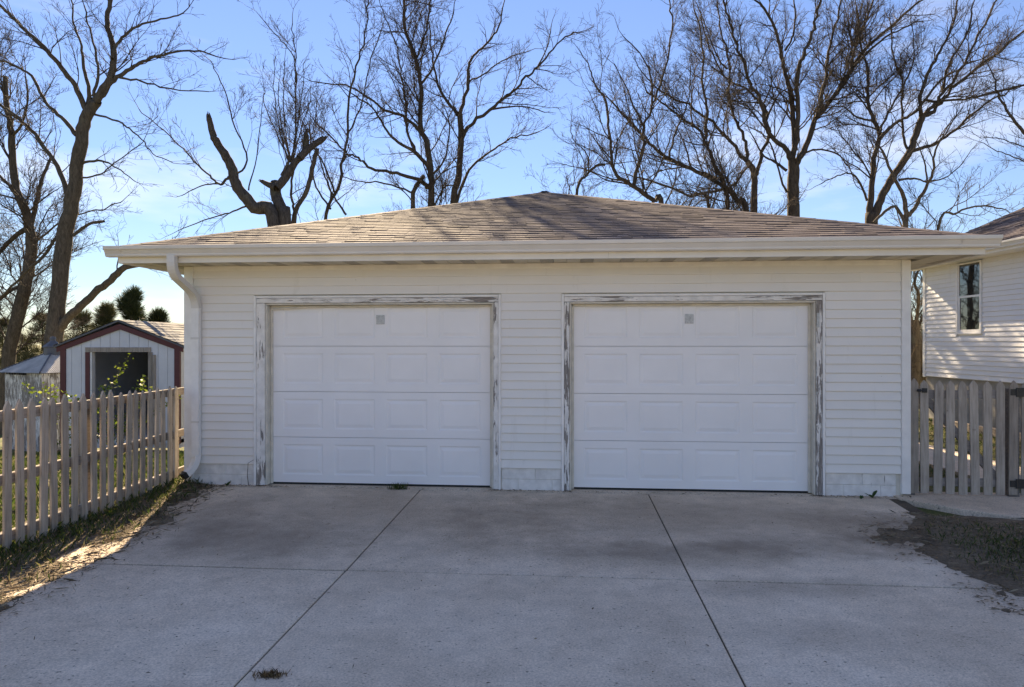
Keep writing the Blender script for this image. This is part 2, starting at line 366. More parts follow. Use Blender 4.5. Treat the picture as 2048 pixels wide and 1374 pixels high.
# soil verge beside the fence and soil bed on the right: mounded sheets whose edge is where they dip under the concrete
from mathutils import noise as mn
def bed(name, x0, x1, y0, y1, step, hfun, mat):
    xs = np.arange(x0, x1 + 1e-6, step); ys = np.arange(y0, y1 + 1e-6, step); V = []
    for y in ys:
        for x in xs:
            h = hfun(x, y); nn = mn.fractal(Vector((x * 2.3, y * 2.3, 1.7)), 1, 2, 4) * .022 + mn.noise(Vector((x * 11, y * 11, 0))) * .008
            V.append((x, y, max(-.06, min(.07, h) + nn)))
    nx = len(xs); Fq = [(j * nx + i, j * nx + i + 1, (j + 1) * nx + i + 1, (j + 1) * nx + i) for j in range(len(ys) - 1) for i in range(nx - 1)]
    me = np_mesh(name, V, Fq); me.polygons.foreach_set('use_smooth', [True] * len(me.polygons))
    o = link(name, me, mat); tag(o, kind='structure'); return o
def hv(x, y):   # left verge: edge near x=-3.35
    e = -3.30 - .28 * smooth01((y - 6.2) / 1.6) + .10 * math.sin(y * 1.9)
    if y < 4.6: e -= .12 * (4.6 - y)
    return min(.03, (e - x) * .07) - .006
def hb(x, y):   # right bed
    e = 3.15 + .05 * math.sin(y * 3) + max(0, (y - 5.9)) * .62
    d1 = (x - e) * .06
    yb = 6.70 - .16 * (x - 4.0) + .55 * smooth01((4.25 - x) / .35) - .5 * smooth01((4.1 - x) / .5) * 0
    d2 = (yb - y) * .12
    return min(d1, d2, .05) - .010
bed('soil_verge', -4.6, -2.9, 1.0, 8.5, .05, hv, M['soil'])
bed('soil_bed', 2.9, 7.6, 1.0, 7.0, .06, hb, M['soil'])

# ------------------------------------------------------------------ garage
gar = empty('garage', G0, -GA)
tag(gar, 'two car garage with cream vinyl siding, white overhead doors and brown hip roof', 'garage')
O1 = (1.00, 3.75); O2 = (4.63, 7.38); OT = 2.18; ZT = 2.63; SZ = .25
# core walls behind the siding (with openings)
core = MB()
for a, b in ((.06, O1[0] - .02), (O1[1] + .02, O2[0] - .02), (O2[1] + .02, W - .06)): core.box(a, b, .02, .14, .0, OT)
core.box(.06, W - .06, .02, .14, OT + .02, ZT + .1)
core.box(.06, .18, .15, DEP, 0, ZT + .1); core.box(W - .18, W - .06, .15, DEP, 0, ZT + .1); core.box(.2, W - .2, DEP - .12, DEP, 0, ZT + .1)
core.build('wall', M['jamb'], gar)
# siding boards: lapped wedge profile
def siding_mesh(w):
    m = MB(); e = .1016
    m.prism([(.018, 0), (-.010, 0), (-.016, .004), (-.016, .011), (.002, e - .002), (.006, e + .008), (.018, e + .008)], 'x', 0, w); return m
def board(u0, u1, z, parent, cache={}):
    key = round(u1 - u0, 3)
    if key not in cache: cache[key] = siding_mesh(u1 - u0).mesh('siding_board')
    return link('siding_board', cache[key], M['siding'], parent, loc=(u0, 0, z))
nco = int((ZT - SZ) / .1016)
piers = [(.10, O1[0] - .145), (O1[1] + .085, O2[0] - .09), (O2[1] + .105, W - .085)]
for k in range(nco + 1):
    z = SZ + k * .1016
    if z + .1016 > ZT + .02: break
    if z < OT + .075:
        for a, b in piers: board(a, b, z, gar)
    else:
        cuts = [.10] + sorted(rnd.sample([1.9, 3.1, 3.86, 4.4, 5.6, 7.86, 6.9], 2 if k % 2 else 1)) + [W - .085]
        for a, b in zip(cuts[:-1], cuts[1:]): board(a + .0008, b - .0008, z, gar)
MB().box(.10, W - .085, -.006, .018, ZT - .055, ZT).build('frieze_strip', M['trimwhite'], gar)
# corner posts
for a, b, c, d in ((-.015, .098, -.022, .10), (W - .083, W + .015, -.022, .10)):
    o = MB().box(a, b, c, d, .03, ZT).build('corner_post', M['trimwhite'], gar); bevel(o, .006, 2)
for u in (.0, W - .0):   # side walls siding as plain lapped courses joined
    m = MB(); sgn = -1 if u == 0 else 1
    for k in range(nco):
        z = SZ + k * .1016
        m.prism([(u - sgn * .02, z), (u + sgn * .012, z), (u + sgn * .0, z + .1), (u - sgn * .02, z + .1)], 'y', .11, DEP)
    o = m.build('side_siding', M['siding'], gar); o['kind'] = 'stuff'
# painted block foundation, each block a piece
bi = 0
for a, b in ((.10, O1[0] - .15), (O1[1] + .09, O2[0] - .095), (O2[1] + .115, W - .13)):
    for row in range(2):
        z0, z1 = (.0, .118) if row == 0 else (.122, .262)
        x = a + (0 if row else -.2)
        while x < b:
            x1 = min(b, x + .395); x0 = max(a, x)
            if x1 - x0 > .03:
                o = MB().box(x0 + .001, x1 - .001, .012, .1, z0 - .05 * (row == 0), z1).build('foundation_block', M['block'], gar); bevel(o, .004)
            x = x1
# door trim, J-channels, jambs
def trim(u0, u1, z0, z1, mat, y0=-.030, y1=.02, name='door_trim'):
    o = MB().box(u0, u1, y0, y1, z0, z1).build(name, mat, gar); bevel(o, .004); return o
for (a, b, wl_, wr, ml, mr) in ((O1[0], O1[1], .105, .055, 'peel', 'peel'), (O2[0], O2[1], .06, .065, 'peel2', 'peel2')):
    trim(a - wl_, a, .005, OT, M[ml]); trim(b, b + wr, .005, OT, M[mr])
    trim(a - wl_, b + wr, OT + .002, OT + .058, M['peel_h'])
    trim(a - wl_ - .032, a - wl_ - .002, -.0, OT + .09, M['trimwhite'], -.036, .02, 'j_channel'); trim(b + wr + .002, b + wr + .03, -.0, OT + .09, M['trimwhite'], -.036, .02, 'j_channel')
    trim(a - wl_, b + wr, OT + .061, OT + .088, M['trimwhite'], -.036, .02, 'j_channel')
    for (c, d) in ((a + .001, a + .022), (b - .022, b - .001)): trim(c, d, .004, OT - .022, M['jamb'], -.012, .13, 'door_jamb')
    trim(a + .001, b - .001, OT - .02, OT - .001, M['jamb'], -.012, .13, 'door_jamb')
    for (c, d) in ((a + .023, a + .052), (b - .052, b - .023)): trim(c, d, .004, OT - .022, M['jamb'], .075, .098, 'door_stop')
    trim(a + .023, b - .023, OT - .05, OT - .022, M['jamb'], .075, .098, 'door_stop')
# the warped stop at the first door's head
MB().tube([(O1[0] + .05, .066, OT - .065), (O1[0] + .5, .062, OT - .040), (O1[0] + 1.3, .064, OT - .032), (O1[1] - .06, .066, OT - .034)], .011, 6).build('door_stop', M['jamb'], gar)
o = MB().box(O2[1] + .0, O2[1] + .028, -.045, -.031, 1.88, 2.04).build('keypad', M['galv'], gar)
# doors
def section_mesh(w, h):
    """one door section: flat face with four recessed-and-raised panels"""
    m = MB(); y = 0.0; d = .045
    pw = .50; gap = (w - 4 * pw) / 5; z0, z1 = .095, h - .085
    us = [0]; pan = []
    for i in range(4):
        a = gap + i * (pw + gap); pan.append((a, a + pw)); us += [a, a + pw]
    us.append(w); zs = [0, z0, z1, h]
    for i in range(len(us) - 1):
        for j in range(3):
            a, b, c, e = us[i], us[i + 1], zs[j], zs[j + 1]
            if j == 1 and i % 2 == 1:
                rings = [(0, 0), (.014, .008), (.026, .008), (.058, .001)]
                prev = None
                for ins, dep in rings:
                    q = [(a + ins, y + dep, c + ins), (b - ins, y + dep, c + ins), (b - ins, y + dep, e - ins), (a + ins, y + dep, e - ins)]
                    base = len(m.v); m.v += q
                    if prev is not None:
                        for k in range(4): m.f.append((prev + k, prev + (k + 1) % 4, base + (k + 1) % 4, base + k))
                    prev = base
                m.f.append((prev, prev + 1, prev + 2, prev + 3))
            else:
                m.add([(a, y, c), (b, y, c), (b, y, e), (a, y, e)], [(0, 1, 2, 3)])
    m.add([(0, y, 0), (w, y, 0), (w, d, 0), (0, d, 0), (0, y, h), (w, y, h), (w, d, h), (0, d, h)], [(0, 3, 2, 1), (4, 5, 6, 7), (1, 2, 6, 5), (3, 0, 4, 7), (2, 3, 7, 6)])
    return m.mesh('door_section')
for di, (a, b, tilt) in enumerate(((O1[0] + .03, O1[1] - .03, .0), (O2[0] + .03, O2[1] - .03, .0))):
    w = b - a; me = section_mesh(w, .545)
    dr = MB().box(a - .02, b + .02, .150, .165, .01, OT + .1).build('garage_door', M['door'], gar)
    dr['label'] = ['white panelled overhead door beside the downspout', 'white panelled overhead door beside the wooden gate'][di]
    for k in range(4): link('door_section', me, M['door'], dr, loc=(a, .10, .022 + k * .5495))
    MB().box(a, b, .104, .14, .003, .021).build('bottom_seal', M['dark'], dr)
    mm = MB().box((a + b) / 2 - .05, (a + b) / 2 + .05, .092, .0995, 1.93, 2.04)
    for (dx, dz) in ((-.02, .025), (.02, -.02)): mm.tube([((a + b) / 2 + dx, .092, 1.985 + dz), ((a + b) / 2 + dx, .084, 1.985 + dz)], .008, 6)
    mm.build('bracket_plate', M['galv'], dr)
# soffit: pans across the front overhang, each a piece; fascia; gutter; downspout
EV = -.50
k = 0; x = -.50
while x < W + .5:
    o = MB().box(x + .002, min(x + .148, W + .5), EV + .02, -.001 if x > -.02 and x < W else .5, ZT + .000 + (.004 if k % 2 else 0), ZT + .012).build('soffit_panel', M['soffit_vent'] if k % 3 == 2 else M['soffit'], gar)
    x += .15; k += 1
for sgn in (0, 1):
    x0, x1 = (-.5, -.02) if sgn == 0 else (W + .02, W + .5)
    o = MB().box(x0, x1, .5, DEP + .5, ZT + .001, ZT + .012).build('side_soffit', M['soffit'], gar)
fc = [(-.50, 2.2), (2.2, 5.05), (5.05, W + .5)]
for a, b in fc: MB().box(a + .001, b - .001, EV - .0, EV + .02, ZT - .012, ZT + .165).build('fascia_board', M['fascia'], gar)
for u in (-.52, W + .50): MB().box(u, u + .02, EV, DEP + .5, ZT - .012, ZT + .165).build('side_fascia', M['fascia'], gar)
def gprof(y, z):   # K-style gutter profile (outside), y outwards negative
    return [(y, z), (y - .070, z), (y - .078, z + .012), (y - .080, z + .045), (y - .098, z + .066), (y - .118, z + .080), (y - .122, z + .108), (y - .122, z + .116), (y - .112, z + .116), (y - .110, z + .082), (y - .070, z + .012), (y - .006, z + .012), (y - .006, z + .116), (y, z + .116)]
gz = ZT + .055
gu = [(-.62, -.42), (-.419, 8.62), (8.621, W + .62)]
for a, b in gu: MB().prism(gprof(EV - .001, gz), 'x', a, b).build('gutter', M['gutter'], gar)
for u in (-.622, W + .617): MB().prism([(p, q) for p, q in gprof(EV - .001, gz)[:8]] + [(EV - .001, gz + .116)], 'x', u, u + .005).build('gutter_end_cap', M['gutter'], gar)
for u in (-.42, 8.62): MB().prism([(p - .003, q - .003) for p, q in gprof(EV - .001, gz)[:8]] + [(EV - .003, gz + .11)], 'x', u - .012, u + .012).build('gutter_seam', M['gutter'], gar)
def sweep_rect(pts, w, d, mat, name, parent):
    m = MB(); pts = [Vector(p) for p in pts]; n = len(pts); vs = []
    for i in range(n):
        t = (pts[min(i + 1, n - 1)] - pts[max(i - 1, 0)]).normalized()
        side = Vector((1, 0, 0)); side = (side - t * side.dot(t)).normalized(); f = t.cross(side).normalized()
        for (a, b) in ((-w, -d), (-w * .6, -d * 1.06), (w * .6, -d * 1.06), (w, -d), (w, d), (-w, d)): vs.append(pts[i] + side * a * .5 + f * b * .5)
    fs = [(i * 6 + k, i * 6 + (k + 1) % 6, (i + 1) * 6 + (k + 1) % 6, (i + 1) * 6 + k) for i in range(n - 1) for k in range(6)]
    m.add(vs, fs); m.f.append(tuple(range(6))[::-1])
    o = m.build(name, mat, parent); return o
def arc(p0, p1, p2, n=5):
    p0, p1, p2 = Vector(p0), Vector(p1), Vector(p2)
    return [(p0 * (1 - t) ** 2 + p1 * 2 * t * (1 - t) + p2 * t * t) for t in [i / n for i in range(n + 1)]]
ud = .165
top = [(ud, EV - .065, gz + .01)] + arc((ud, EV - .065, gz - .07), (ud, EV - .065, gz - .17), (ud, EV + .03, gz - .235))
sweep_rect(top, .092, .068, M['gutter'], 'downspout_elbow', gar)
sweep_rect([(ud, EV + .025, gz - .232), (ud, -.17, gz - .365)], .088, .064, M['gutter'], 'downspout_link', gar)
sweep_rect(arc((ud, -.175, gz - .362), (ud, -.062, gz - .44), (ud, -.060, gz - .56)), .092, .068, M['gutter'], 'downspout_elbow', gar)
sweep_rect([(ud, -.060, gz - .55), (ud, -.060, .34)], .088, .064, M['trimwhite'], 'downspout', gar)
for zz in (.75, 1.75): MB().box(ud - .052, ud + .052, -.098, -.090, zz, zz + .025).build('downspout_strap', M['gutter'], gar)
dp = arc((ud, -.060, .36), (ud, -.065, .20), (ud - .10, -.17, .13), 6)
mb = MB(); vs = []
for i, p in enumerate(dp):
    t = (dp[min(i + 1, 6)] - dp[max(i - 1, 0)]).normalized(); s_ = Vector((.72, -.69, 0)).cross(t).normalized() if False else t.cross(Vector((.69, .72, 0)) if False else Vector((-.55, -.83, 0)).cross(Vector((0, 0, 1)))).normalized()
    q = Vector((-.55, -.83, 0)).cross(Vector((0, 0, 1))).normalized()      # horizontal, across the outlet direction
    f_ = t.cross(q).normalized()
    for (a, b) in ((-1, -1), (1, -1), (1, 1), (-1, 1)): vs.append(p + q * a * .045 + f_ * b * .034)
mb.add(vs, [(i * 4 + k, i * 4 + (k + 1) % 4, (i + 1) * 4 + (k + 1) % 4, (i + 1) * 4 + k) for i in range(6) for k in range(4)])
mb.build('downspout_outlet', M['trimwhite'], gar)
e = dp[-1]; t = (dp[-1] - dp[-2]).normalized(); q = Vector((-.55, -.83, 0)).cross(Vector((0, 0, 1))).normalized(); f_ = t.cross(q).normalized()
mo = MB()
for (s0, s1) in ((.036, .050),):
    vs = []
    for off, sc in ((-.035, 1.08), (.012, 1.08)):
        for (a, b) in ((-1, -1), (1, -1), (1, 1), (-1, 1)): vs.append(e + t * off + q * a * .045 * sc + f_ * b * .034 * sc)
    mo.add(vs, [(k, (k + 1) % 4, 4 + (k + 1) % 4, 4 + k) for k in range(4)] + [(4, 5, 6, 7)])
mo.build('outlet_dark_end', M['dark'], gar)  # closed black face paints the shade of the open downspout mouth

# roof: deck, shingles, hip caps
roof = empty('roof_holder')
RU0, RU1, RY0 = -.53, W + .53, EV - .03; RUN = (RU1 - RU0) / 2; RZ0 = ZT + .168; SL = 4 / 12; RISE = RUN * SL
RY1 = RY0 + 2 * RUN
ap = ((RU0 + RU1) / 2, RY0 + RUN, RZ0 + RISE)
bpy.data.objects.remove(roof)
dk = MB(); c4 = [(RU0, RY0, RZ0), (RU1, RY0, RZ0), (RU1, RY1, RZ0), (RU0, RY1, RZ0)]
dk.add(c4 + [ap] + [(x, y, z - .03) for x, y, z in c4], [(0, 1, 4), (1, 2, 4), (2, 3, 4), (3, 0, 4), (0, 5, 6, 1), (1, 6, 7, 2), (2, 7, 8, 3), (3, 8, 5, 0), (5, 8, 7, 6)])
deck = dk.build('roof', M['deck'], gar)
slen = RUN * math.sqrt(1 + SL * SL); ang = math.atan(SL); EX = .130
def shingle_mb(w, th):
    m = MB(); m.add([(0, 0, th), (w, 0, th), (w, EX + .03, .003), (0, EX + .03, .003), (0, 0, 0), (w, 0, 0), (w, EX + .03, 0), (0, EX + .03, 0)],
                    [(0, 1, 2, 3), (0, 4, 5, 1), (1, 5, 6, 2), (3, 7, 4, 0), (2, 6, 7, 3)]); return m
sh_cache = {}
n_part = 0; rest = MB()
nc = int(slen / EX)
rotf = Matrix.Rotation(ang, 4, 'X')
for i in range(nc + 1):
    s = i * EX - .015; hw = max(.02, RUN * (1 - max(0, s + .08) / slen) - .05)
    x = -hw - rnd.uniform(0, .25)
    while x < hw:
        w = rnd.choice((.12, .16, .21, .27)); th = rnd.choice((.011, .012, .013, .016)); js = rnd.uniform(-.0015, .0015)
        x0, x1 = max(x, -hw), min(x + w, hw); x += w
        if x1 - x0 < .03: continue
        full = abs(x1 - x0 - w) < 1e-6
        loc = (ap[0] + x0 + .002, RY0 + (s + js) * math.cos(ang), RZ0 + (s + js) * math.sin(ang) + .002)
        if full and n_part < 300:
            if (w, th) not in sh_cache: sh_cache[(w, th)] = shingle_mb(w - .004, th).mesh('shingle')
            link('shingle', sh_cache[(w, th)], M['shingle'], deck, loc=loc, rot=(ang, 0, 0)); n_part += 1
        else:
            q = shingle_mb(x1 - x0 - .004, th); vs = [(rotf @ Vector(v)) + Vector(loc) for v in q.v]; rest.add(vs, q.f)
o = rest.build('shingle_field', M['shingle'], deck); o['kind'] = 'stuff'
for (side, rz) in ((1, 90), (2, 180), (3, 270)):     # the other slopes: coarser courses joined
    m = MB()
    for i in range(nc):
        s = i * EX; hw = max(.02, RUN * (1 - (s + .1) / slen) - .06); x = -hw
        while x < hw:
            w = min(.5, hw - x); th = rnd.choice((.009, .014, .02)); q = shingle_mb(max(.02, w - .004), th); x0 = x; x += w
            mt = Matrix.Translation((ap[0], ap[1], 0)) @ Matrix.Rotation(R(rz), 4, 'Z') @ Matrix.Translation((x0, -RUN + s * math.cos(ang), RZ0 + s * math.sin(ang) + .002)) @ rotf
            m.add([mt @ Vector(v) for v in q.v], q.f)
    o = m.build('shingle_field', M['shingle'], deck); o['kind'] = 'stuff'
hip = MB().add([(-.12, 0, -.0215), (0, 0, .0045), (.12, 0, -.0215), (-.12, .32, -.024), (0, .32, .001), (.12, .32, -.024), (-.12, 0, -.0245), (0, 0, .0015), (.12, 0, -.0245)],
               [(0, 1, 4, 3), (1, 2, 5, 4), (0, 6, 7, 1), (1, 7, 8, 2)]).mesh('hip_cap')
for (cx, cy) in ((RU0, RY0), (RU1, RY0), (RU0, RY1), (RU1, RY1)):
    a = Vector((cx, cy, RZ0)); b = Vector(ap); d = b - a; L = d.length; n = int(L / .26)
    yaw = math.atan2(-d.x, d.y); pit = math.asin(d.z / L)
    for k in range(n):
        p = a + d * ((k + .0) / n); o = link('hip_cap', hip, M['shingle'], deck, loc=(p.x, p.y, p.z + .009))
        o.rotation_mode = 'QUATERNION'; o.rotation_quaternion = Matrix.Rotation(yaw, 4, 'Z').to_quaternion() @ Matrix.Rotation(pit, 4, 'X').to_quaternion()
MB().add([(ap[0] - .16, ap[1] - .16, ap[2] - .045), (ap[0] + .16, ap[1] - .16, ap[2] - .045), (ap[0] + .16, ap[1] + .16, ap[2] - .045), (ap[0] - .16, ap[1] + .16, ap[2] - .045), (ap[0], ap[1], ap[2] + .016)], [(0, 1, 4), (1, 2, 4), (2, 3, 4), (3, 0, 4), (3, 2, 1, 0)]).build('ridge_cap', M['shingle'], deck)
# drip edge on the front
MB().box(RU0, RU1, RY0 - .004, RY0 + .002, RZ0 - .035, RZ0 - .001).build('drip_edge', M['deck'], deck)

# ------------------------------------------------------------------ picket fence on the left
def picket_mesh(h, w=.084, t=.018, tip=.085):
    hw = w / 2
    prof = [(-hw, 0), (hw, 0), (hw, h - tip)]
    for a in (.3, .6, .85): prof.append((hw * (1 - a ** 1.55), h - tip + tip * a))
    prof.append((0, h))
    for a in (.85, .6, .3): prof.append((-hw * (1 - a ** 1.55), h - tip + tip * a))
    prof.append((-hw, h - tip))
    m = MB(); m.prism(prof, 'y', 0, t)
    return m
FX = -4.07
fence = empty('picket_fence', (FX, 8.35, 0)); tag(fence, 'weathered unpainted wooden picket fence running from the garage corner beside the grass', 'fence')
pms = [picket_mesh(h).mesh('picket') for h in (1.235, 1.25, 1.26)]
dd = [1370 * 4.07 / (1024 - q) for q in (17, 42, 66, 89, 110, 132, 152, 171, 190, 207, 224, 241, 257, 272, 286, 301, 315, 329, 341, 353)]
dd = [dd[0] - .147 * k for k in range(12, 0, -1)] + dd
for d in dd:
    o = link('picket', rnd.choice(pms), M['picket'], fence, loc=(rnd.uniform(-.004, .004), d - 8.35, -.02 + rnd.uniform(-.012, .012) - .05 * smooth01((d - 6) / 2.3)),
             rot=(rnd.gauss(0, .005), rnd.gauss(0, .006), R(90) + rnd.gauss(0, .03)))
y0 = min(dd) - .1 - 8.35
for z in (.13, .60, 1.115):
    o = MB().box(-.060, -.020, y0, -2.0, z - .044, z + .044).build('rail', M['rail'], fence); bevel(o, .004)
    o = MB().box(-.060, -.020, -1.995, .25, z - .050, z + .038).build('rail', M['rail'], fence); bevel(o, .004)
for yy in (dd[20] - 8.35, dd[6] - 8.35, .12):
    o = MB().box(-.140, -.062, yy - .038, yy + .038, -.3, 1.10).build('post', M['rail'], fence); bevel(o, .005)

# ------------------------------------------------------------------ gate on the right
GY = .02
gate = empty('picket_gate', GW(W + .02, GY), -GA); tag(gate, 'grey weathered wooden picket gate with black hinges beside the garage corner', 'gate')
gpm = [picket_mesh(h, .089, .018, .07).mesh('picket') for h in (1.255, 1.265, 1.275)]
def gpick(parent, x):
    return link('picket', rnd.choice(gpm), M['gatewood'], parent, loc=(x, 0, .035 + rnd.uniform(-.006, .006)), rot=(rnd.gauss(0, .006), rnd.gauss(0, .007), rnd.gauss(0, .02)))
base = 1024
def gx(px):   # photo column to gate-local x along the garage front line
    k = (px - 1024) / F; u = (8.3 * k + 3.95) / (GC + k * GS); return u - (W + .02)
for px in (1852, 1878, 1903, 1929, 1954, 1979, 2004): gpick(gate, gx(px))
gl, gr = gx(1843), gx(2014)
for z in (1.135, .16): o = MB().box(gl, gr, .0195, .058, z - .044, z + .044).build('rail', M['gaterail'], gate); bevel(o, .004)
br = MB().add([(gl + .02, .021, 1.09), (gl + .12, .021, 1.09), (gr - .02, .021, .205), (gr - .12, .021, .205), (gl + .02, .056, 1.09), (gl + .12, .056, 1.09), (gr - .02, .056, .205), (gr - .12, .056, .205)],
              [(0, 3, 2, 1), (4, 5, 6, 7), (0, 1, 5, 4), (1, 2, 6, 5), (2, 3, 7, 6), (3, 0, 4, 7)]).build('brace', M['gaterail'], gate)
lt = MB().box(gx(1836), gx(1843), -.014, -.001, 1.165, 1.195).box(gx(1845), gx(1855), -.016, -.001, 1.155, 1.205).tube([(gx(1834), -.02, 1.18), (gx(1852), -.022, 1.18)], .007, 6)
lt.build('latch', M['black_metal'], gate)
for z in (1.165, .16):
    h = MB().box(gx(2022), gx(2034), -.012, -.001, z - .035, z + .035).box(gx(2035), gx(2060), -.012, -.001, z - .05, z + .05)
    for q in (2025, 2030, 2040, 2046): h.tube([(gx(q), -.012, z + .012), (gx(q), -.018, z + .012)], .006, 6)
    h.tube([(gx(2034.5), -.012, z - .05), (gx(2034.5), -.012, z + .05)], .009, 8); h.build('hinge', M['black_metal'], gate)
gp = empty('gate_post', GW(W + .02, GY), -GA); tag(gp, 'narrow wooden gate post with one picket fixed against the garage corner', 'post')
gpick(gp, gx(1831)); MB().box(gx(1822), gx(1834), .0195, .10, -.2, 1.20).build('post', M['gaterail'], gp)
fr = empty('picket_fence', GW(W + .02, GY), -GA); tag(fr, 'short grey picket fence section on the hinge side of the gate', 'fence')
for px in (2029, 2054, 2079, 2104, 2129, 2154): gpick(fr, gx(px))
MB().box(gx(2024), gx(2044), .0195, .11, -.2, 1.2).build('post', M['gaterail'], fr)
for z in (1.135, .16): MB().box(gx(2045), gx(2165), .0195, .058, z - .044, z + .044).build('rail', M['gaterail'], fr)

# ------------------------------------------------------------------ neighbouring house on the right
HX, HD1, HD0, HZ0, HZ1 = 9.80, 16.30, 3.0, .93, 3.47
house = empty('house', (HX, HD1, 0)); tag(house, 'white sided house with brown shingle roof and double hung window behind the gate', 'house')
MB().box(.05, 9.0, -(HD1 - HD0), 0, -.3, HZ0).build('foundation', M['conc_wall'], house)
wz0, wz1, wy0, wy1 = 1.98, 3.44, -1.98, -1.26     # window
hc = MB(); hc.box(.03, .2, -(HD1 - HD0), wy0 - .03, HZ0 + .01, HZ1); hc.box(.03, .2, wy1 + .03, -.01, HZ0 + .01, HZ1); hc.box(.03, .2, wy0 - .03, wy1 + .03, HZ0 + .01, wz0 - .03)
hc.box(.2, 9, -.2, -.01, HZ0 + .01, HZ1).build('wall', M['house_siding'], house)
MB().add([(.03, -.012, HZ1), (9.0, -.012, HZ1), (4.5, -.012, HZ1 + 1.95), (.03, -.2, HZ1), (9.0, -.2, HZ1), (4.5, -.2, HZ1 + 1.95)], [(0, 1, 2), (5, 4, 3), (0, 3, 4, 1), (1, 4, 5, 2), (2, 5, 3, 0)]).build('gable_wall', M['house_siding'], house)
hcache = {}
def hboard(a, b, z):
    key = round(b - a, 3)
    if key not in hcache:
        e = .1016; hcache[key] = MB().prism([(.03, 0), (-.008, 0), (-.014, .004), (-.014, .012), (.006, e - .002), (.010, e + .006), (.03, e + .006)], 'y', 0, b - a).mesh('siding_board')
    link('siding_board', hcache[key], M['house_siding'], house, loc=(0, a, z))
for k in range(25):
    z = HZ0 + k * .1016
    if z + .09 > wz0 - .05: hboard(-(HD1 - HD0), wy0 - .055, z); hboard(wy1 + .055, -.09, z)
    else: hboard(-(HD1 - HD0), -.09, z)
o = MB().box(-.025, .08, -.088, .012, HZ0 - .02, HZ1).build('corner_post', M['trimwhite'], house); bevel(o, .006)
win = MB(); f = .05
win.box(-.028, .05, wy0 - f, wy0, wz0 - f, wz1); win.box(-.028, .05, wy1, wy1 + f, wz0 - f, wz1); win.box(-.034, .05, wy0 - f - .01, wy1 + f + .01, wz0 - f - .03, wz0 - f); win.box(-.028, .05, wy0 + .001, wy1 - .001, wz1 - .03, wz1)
wob = win.build('window', M['trimwhite'], house)
zm = (wz0 + wz1) / 2
sa = MB(); sa.box(-.012, .02, wy0, wy1, zm - .022, zm + .022); sa.box(-.006, .02, wy0, wy0 + .03, zm, wz1 - .03); sa.box(-.006, .02, wy1 - .03, wy1, zm, wz1 - .03)
sa.build('upper_sash', M['trimwhite'], wob)
sb = MB(); sb.box(-.004, .02, wy0, wy0 + .045, wz0 - f, zm - .023); sb.box(-.004, .02, wy1 - .045, wy1, wz0 - f, zm - .023); sb.box(-.004, .02, wy0 + .046, wy1 - .046, wz0 - f, wz0 + .02)
sb.build('lower_sash', M['trimwhite'], wob)
MB().box(.004, .012, wy0 + .02, wy1 - .02, zm + .02, wz1 - .02).build('pane', M['glass'], wob)
MB().box(.012, .018, wy0 + .03, wy1 - .03, wz0, zm - .02).build('pane', M['glass'], wob)
ey0, ey1 = -(HD1 - HD0), .45
MB().box(-.5, .03, ey0, ey1, HZ1 + .0, HZ1 + .012).build('soffit', M['trimwhite'], house)
MB().box(-.52, -.50, ey0, ey1, HZ1 - .012, HZ1 + .15).build('fascia_board', M['trimwhite'], house)
MB().prism([(-.521 + (p + .501), q - gz + HZ1 + .035) for p, q in gprof(EV - .001, gz)], 'y', ey0, ey1 + .03).build('gutter', M['gutter'], house)
hsl = 5.2 / 12; hrun = 5.05; hl = hrun * math.sqrt(1 + hsl * hsl); ha = math.atan(hsl)
hr = MB(); zt = HZ1 + .15
hr.add([(-.54, ey0, zt), (-.54, ey1, zt), (-.54 + hrun, ey1, zt + hrun * hsl), (-.54 + hrun, ey0, zt + hrun * hsl), (-.54 + 2 * hrun, ey1, zt), (-.54 + 2 * hrun, ey0, zt),
        (-.5, ey0, zt - .03), (-.5, ey1, zt - .03), (-.54 + hrun, ey1, zt - .03 + hrun * hsl), (-.54 + hrun, ey0, zt - .03 + hrun * hsl), (-.58 + 2 * hrun, ey1, zt - .03), (-.58 + 2 * hrun, ey0, zt - .03)],
       [(0, 1, 2, 3), (3, 2, 4, 5), (7, 6, 9, 8), (8, 9, 11, 10), (1, 7, 8, 2), (2, 8, 10, 4), (0, 6, 7, 1), (5, 4, 10, 11), (0, 3, 9, 6), (3, 5, 11, 9)])
hroof = hr.build('roof', M['deck'], house)
cnt = 0; rest = MB(); cache2 = {}
rotb = Matrix.Rotation(-ha, 4, 'Y') @ Matrix.Rotation(R(-90), 4, 'Z')   # local x -> -y world, local y -> +x (upslope)
for i in range(int(hl / EX)):
    s = i * EX - .015; y = ey1 - rnd.uniform(0, .2)
    base_ = Vector((-.54 + s * math.cos(ha), 0, zt + s * math.sin(ha) + .002))
    while y > ey0 + .3:
        w = rnd.choice((.16, .22, .28, .34)); th = rnd.choice((.010, .013, .020)); js = rnd.uniform(-.004, .004)
        vis = y > -6.2 and i > 4
        if vis and cnt < 300:
            if (w, th) not in cache2: cache2[(w, th)] = shingle_mb(w - .004, th).mesh('shingle')
            o = link('shingle', cache2[(w, th)], M['shingle'], hroof, loc=base_ + Vector((js, y, 0))); o.rotation_euler = rotb.to_euler(); cnt += 1
        else:
            q = shingle_mb(w - .004, th); rest.add([rotb @ Vector(v) + base_ + Vector((js, y, 0)) for v in q.v], q.f)
        y -= w
o = rest.build('shingle_field', M['shingle'], hroof); o['kind'] = 'stuff'
MB().box(.3, .42, 1.5, 6.5, 0, .14).build('timber', M['rail'], None, loc=(HX - 1.2, 8.0, -.02))
tag(bpy.data.objects['timber'], 'low landscape timber lying along the ground behind the gate', 'timber')

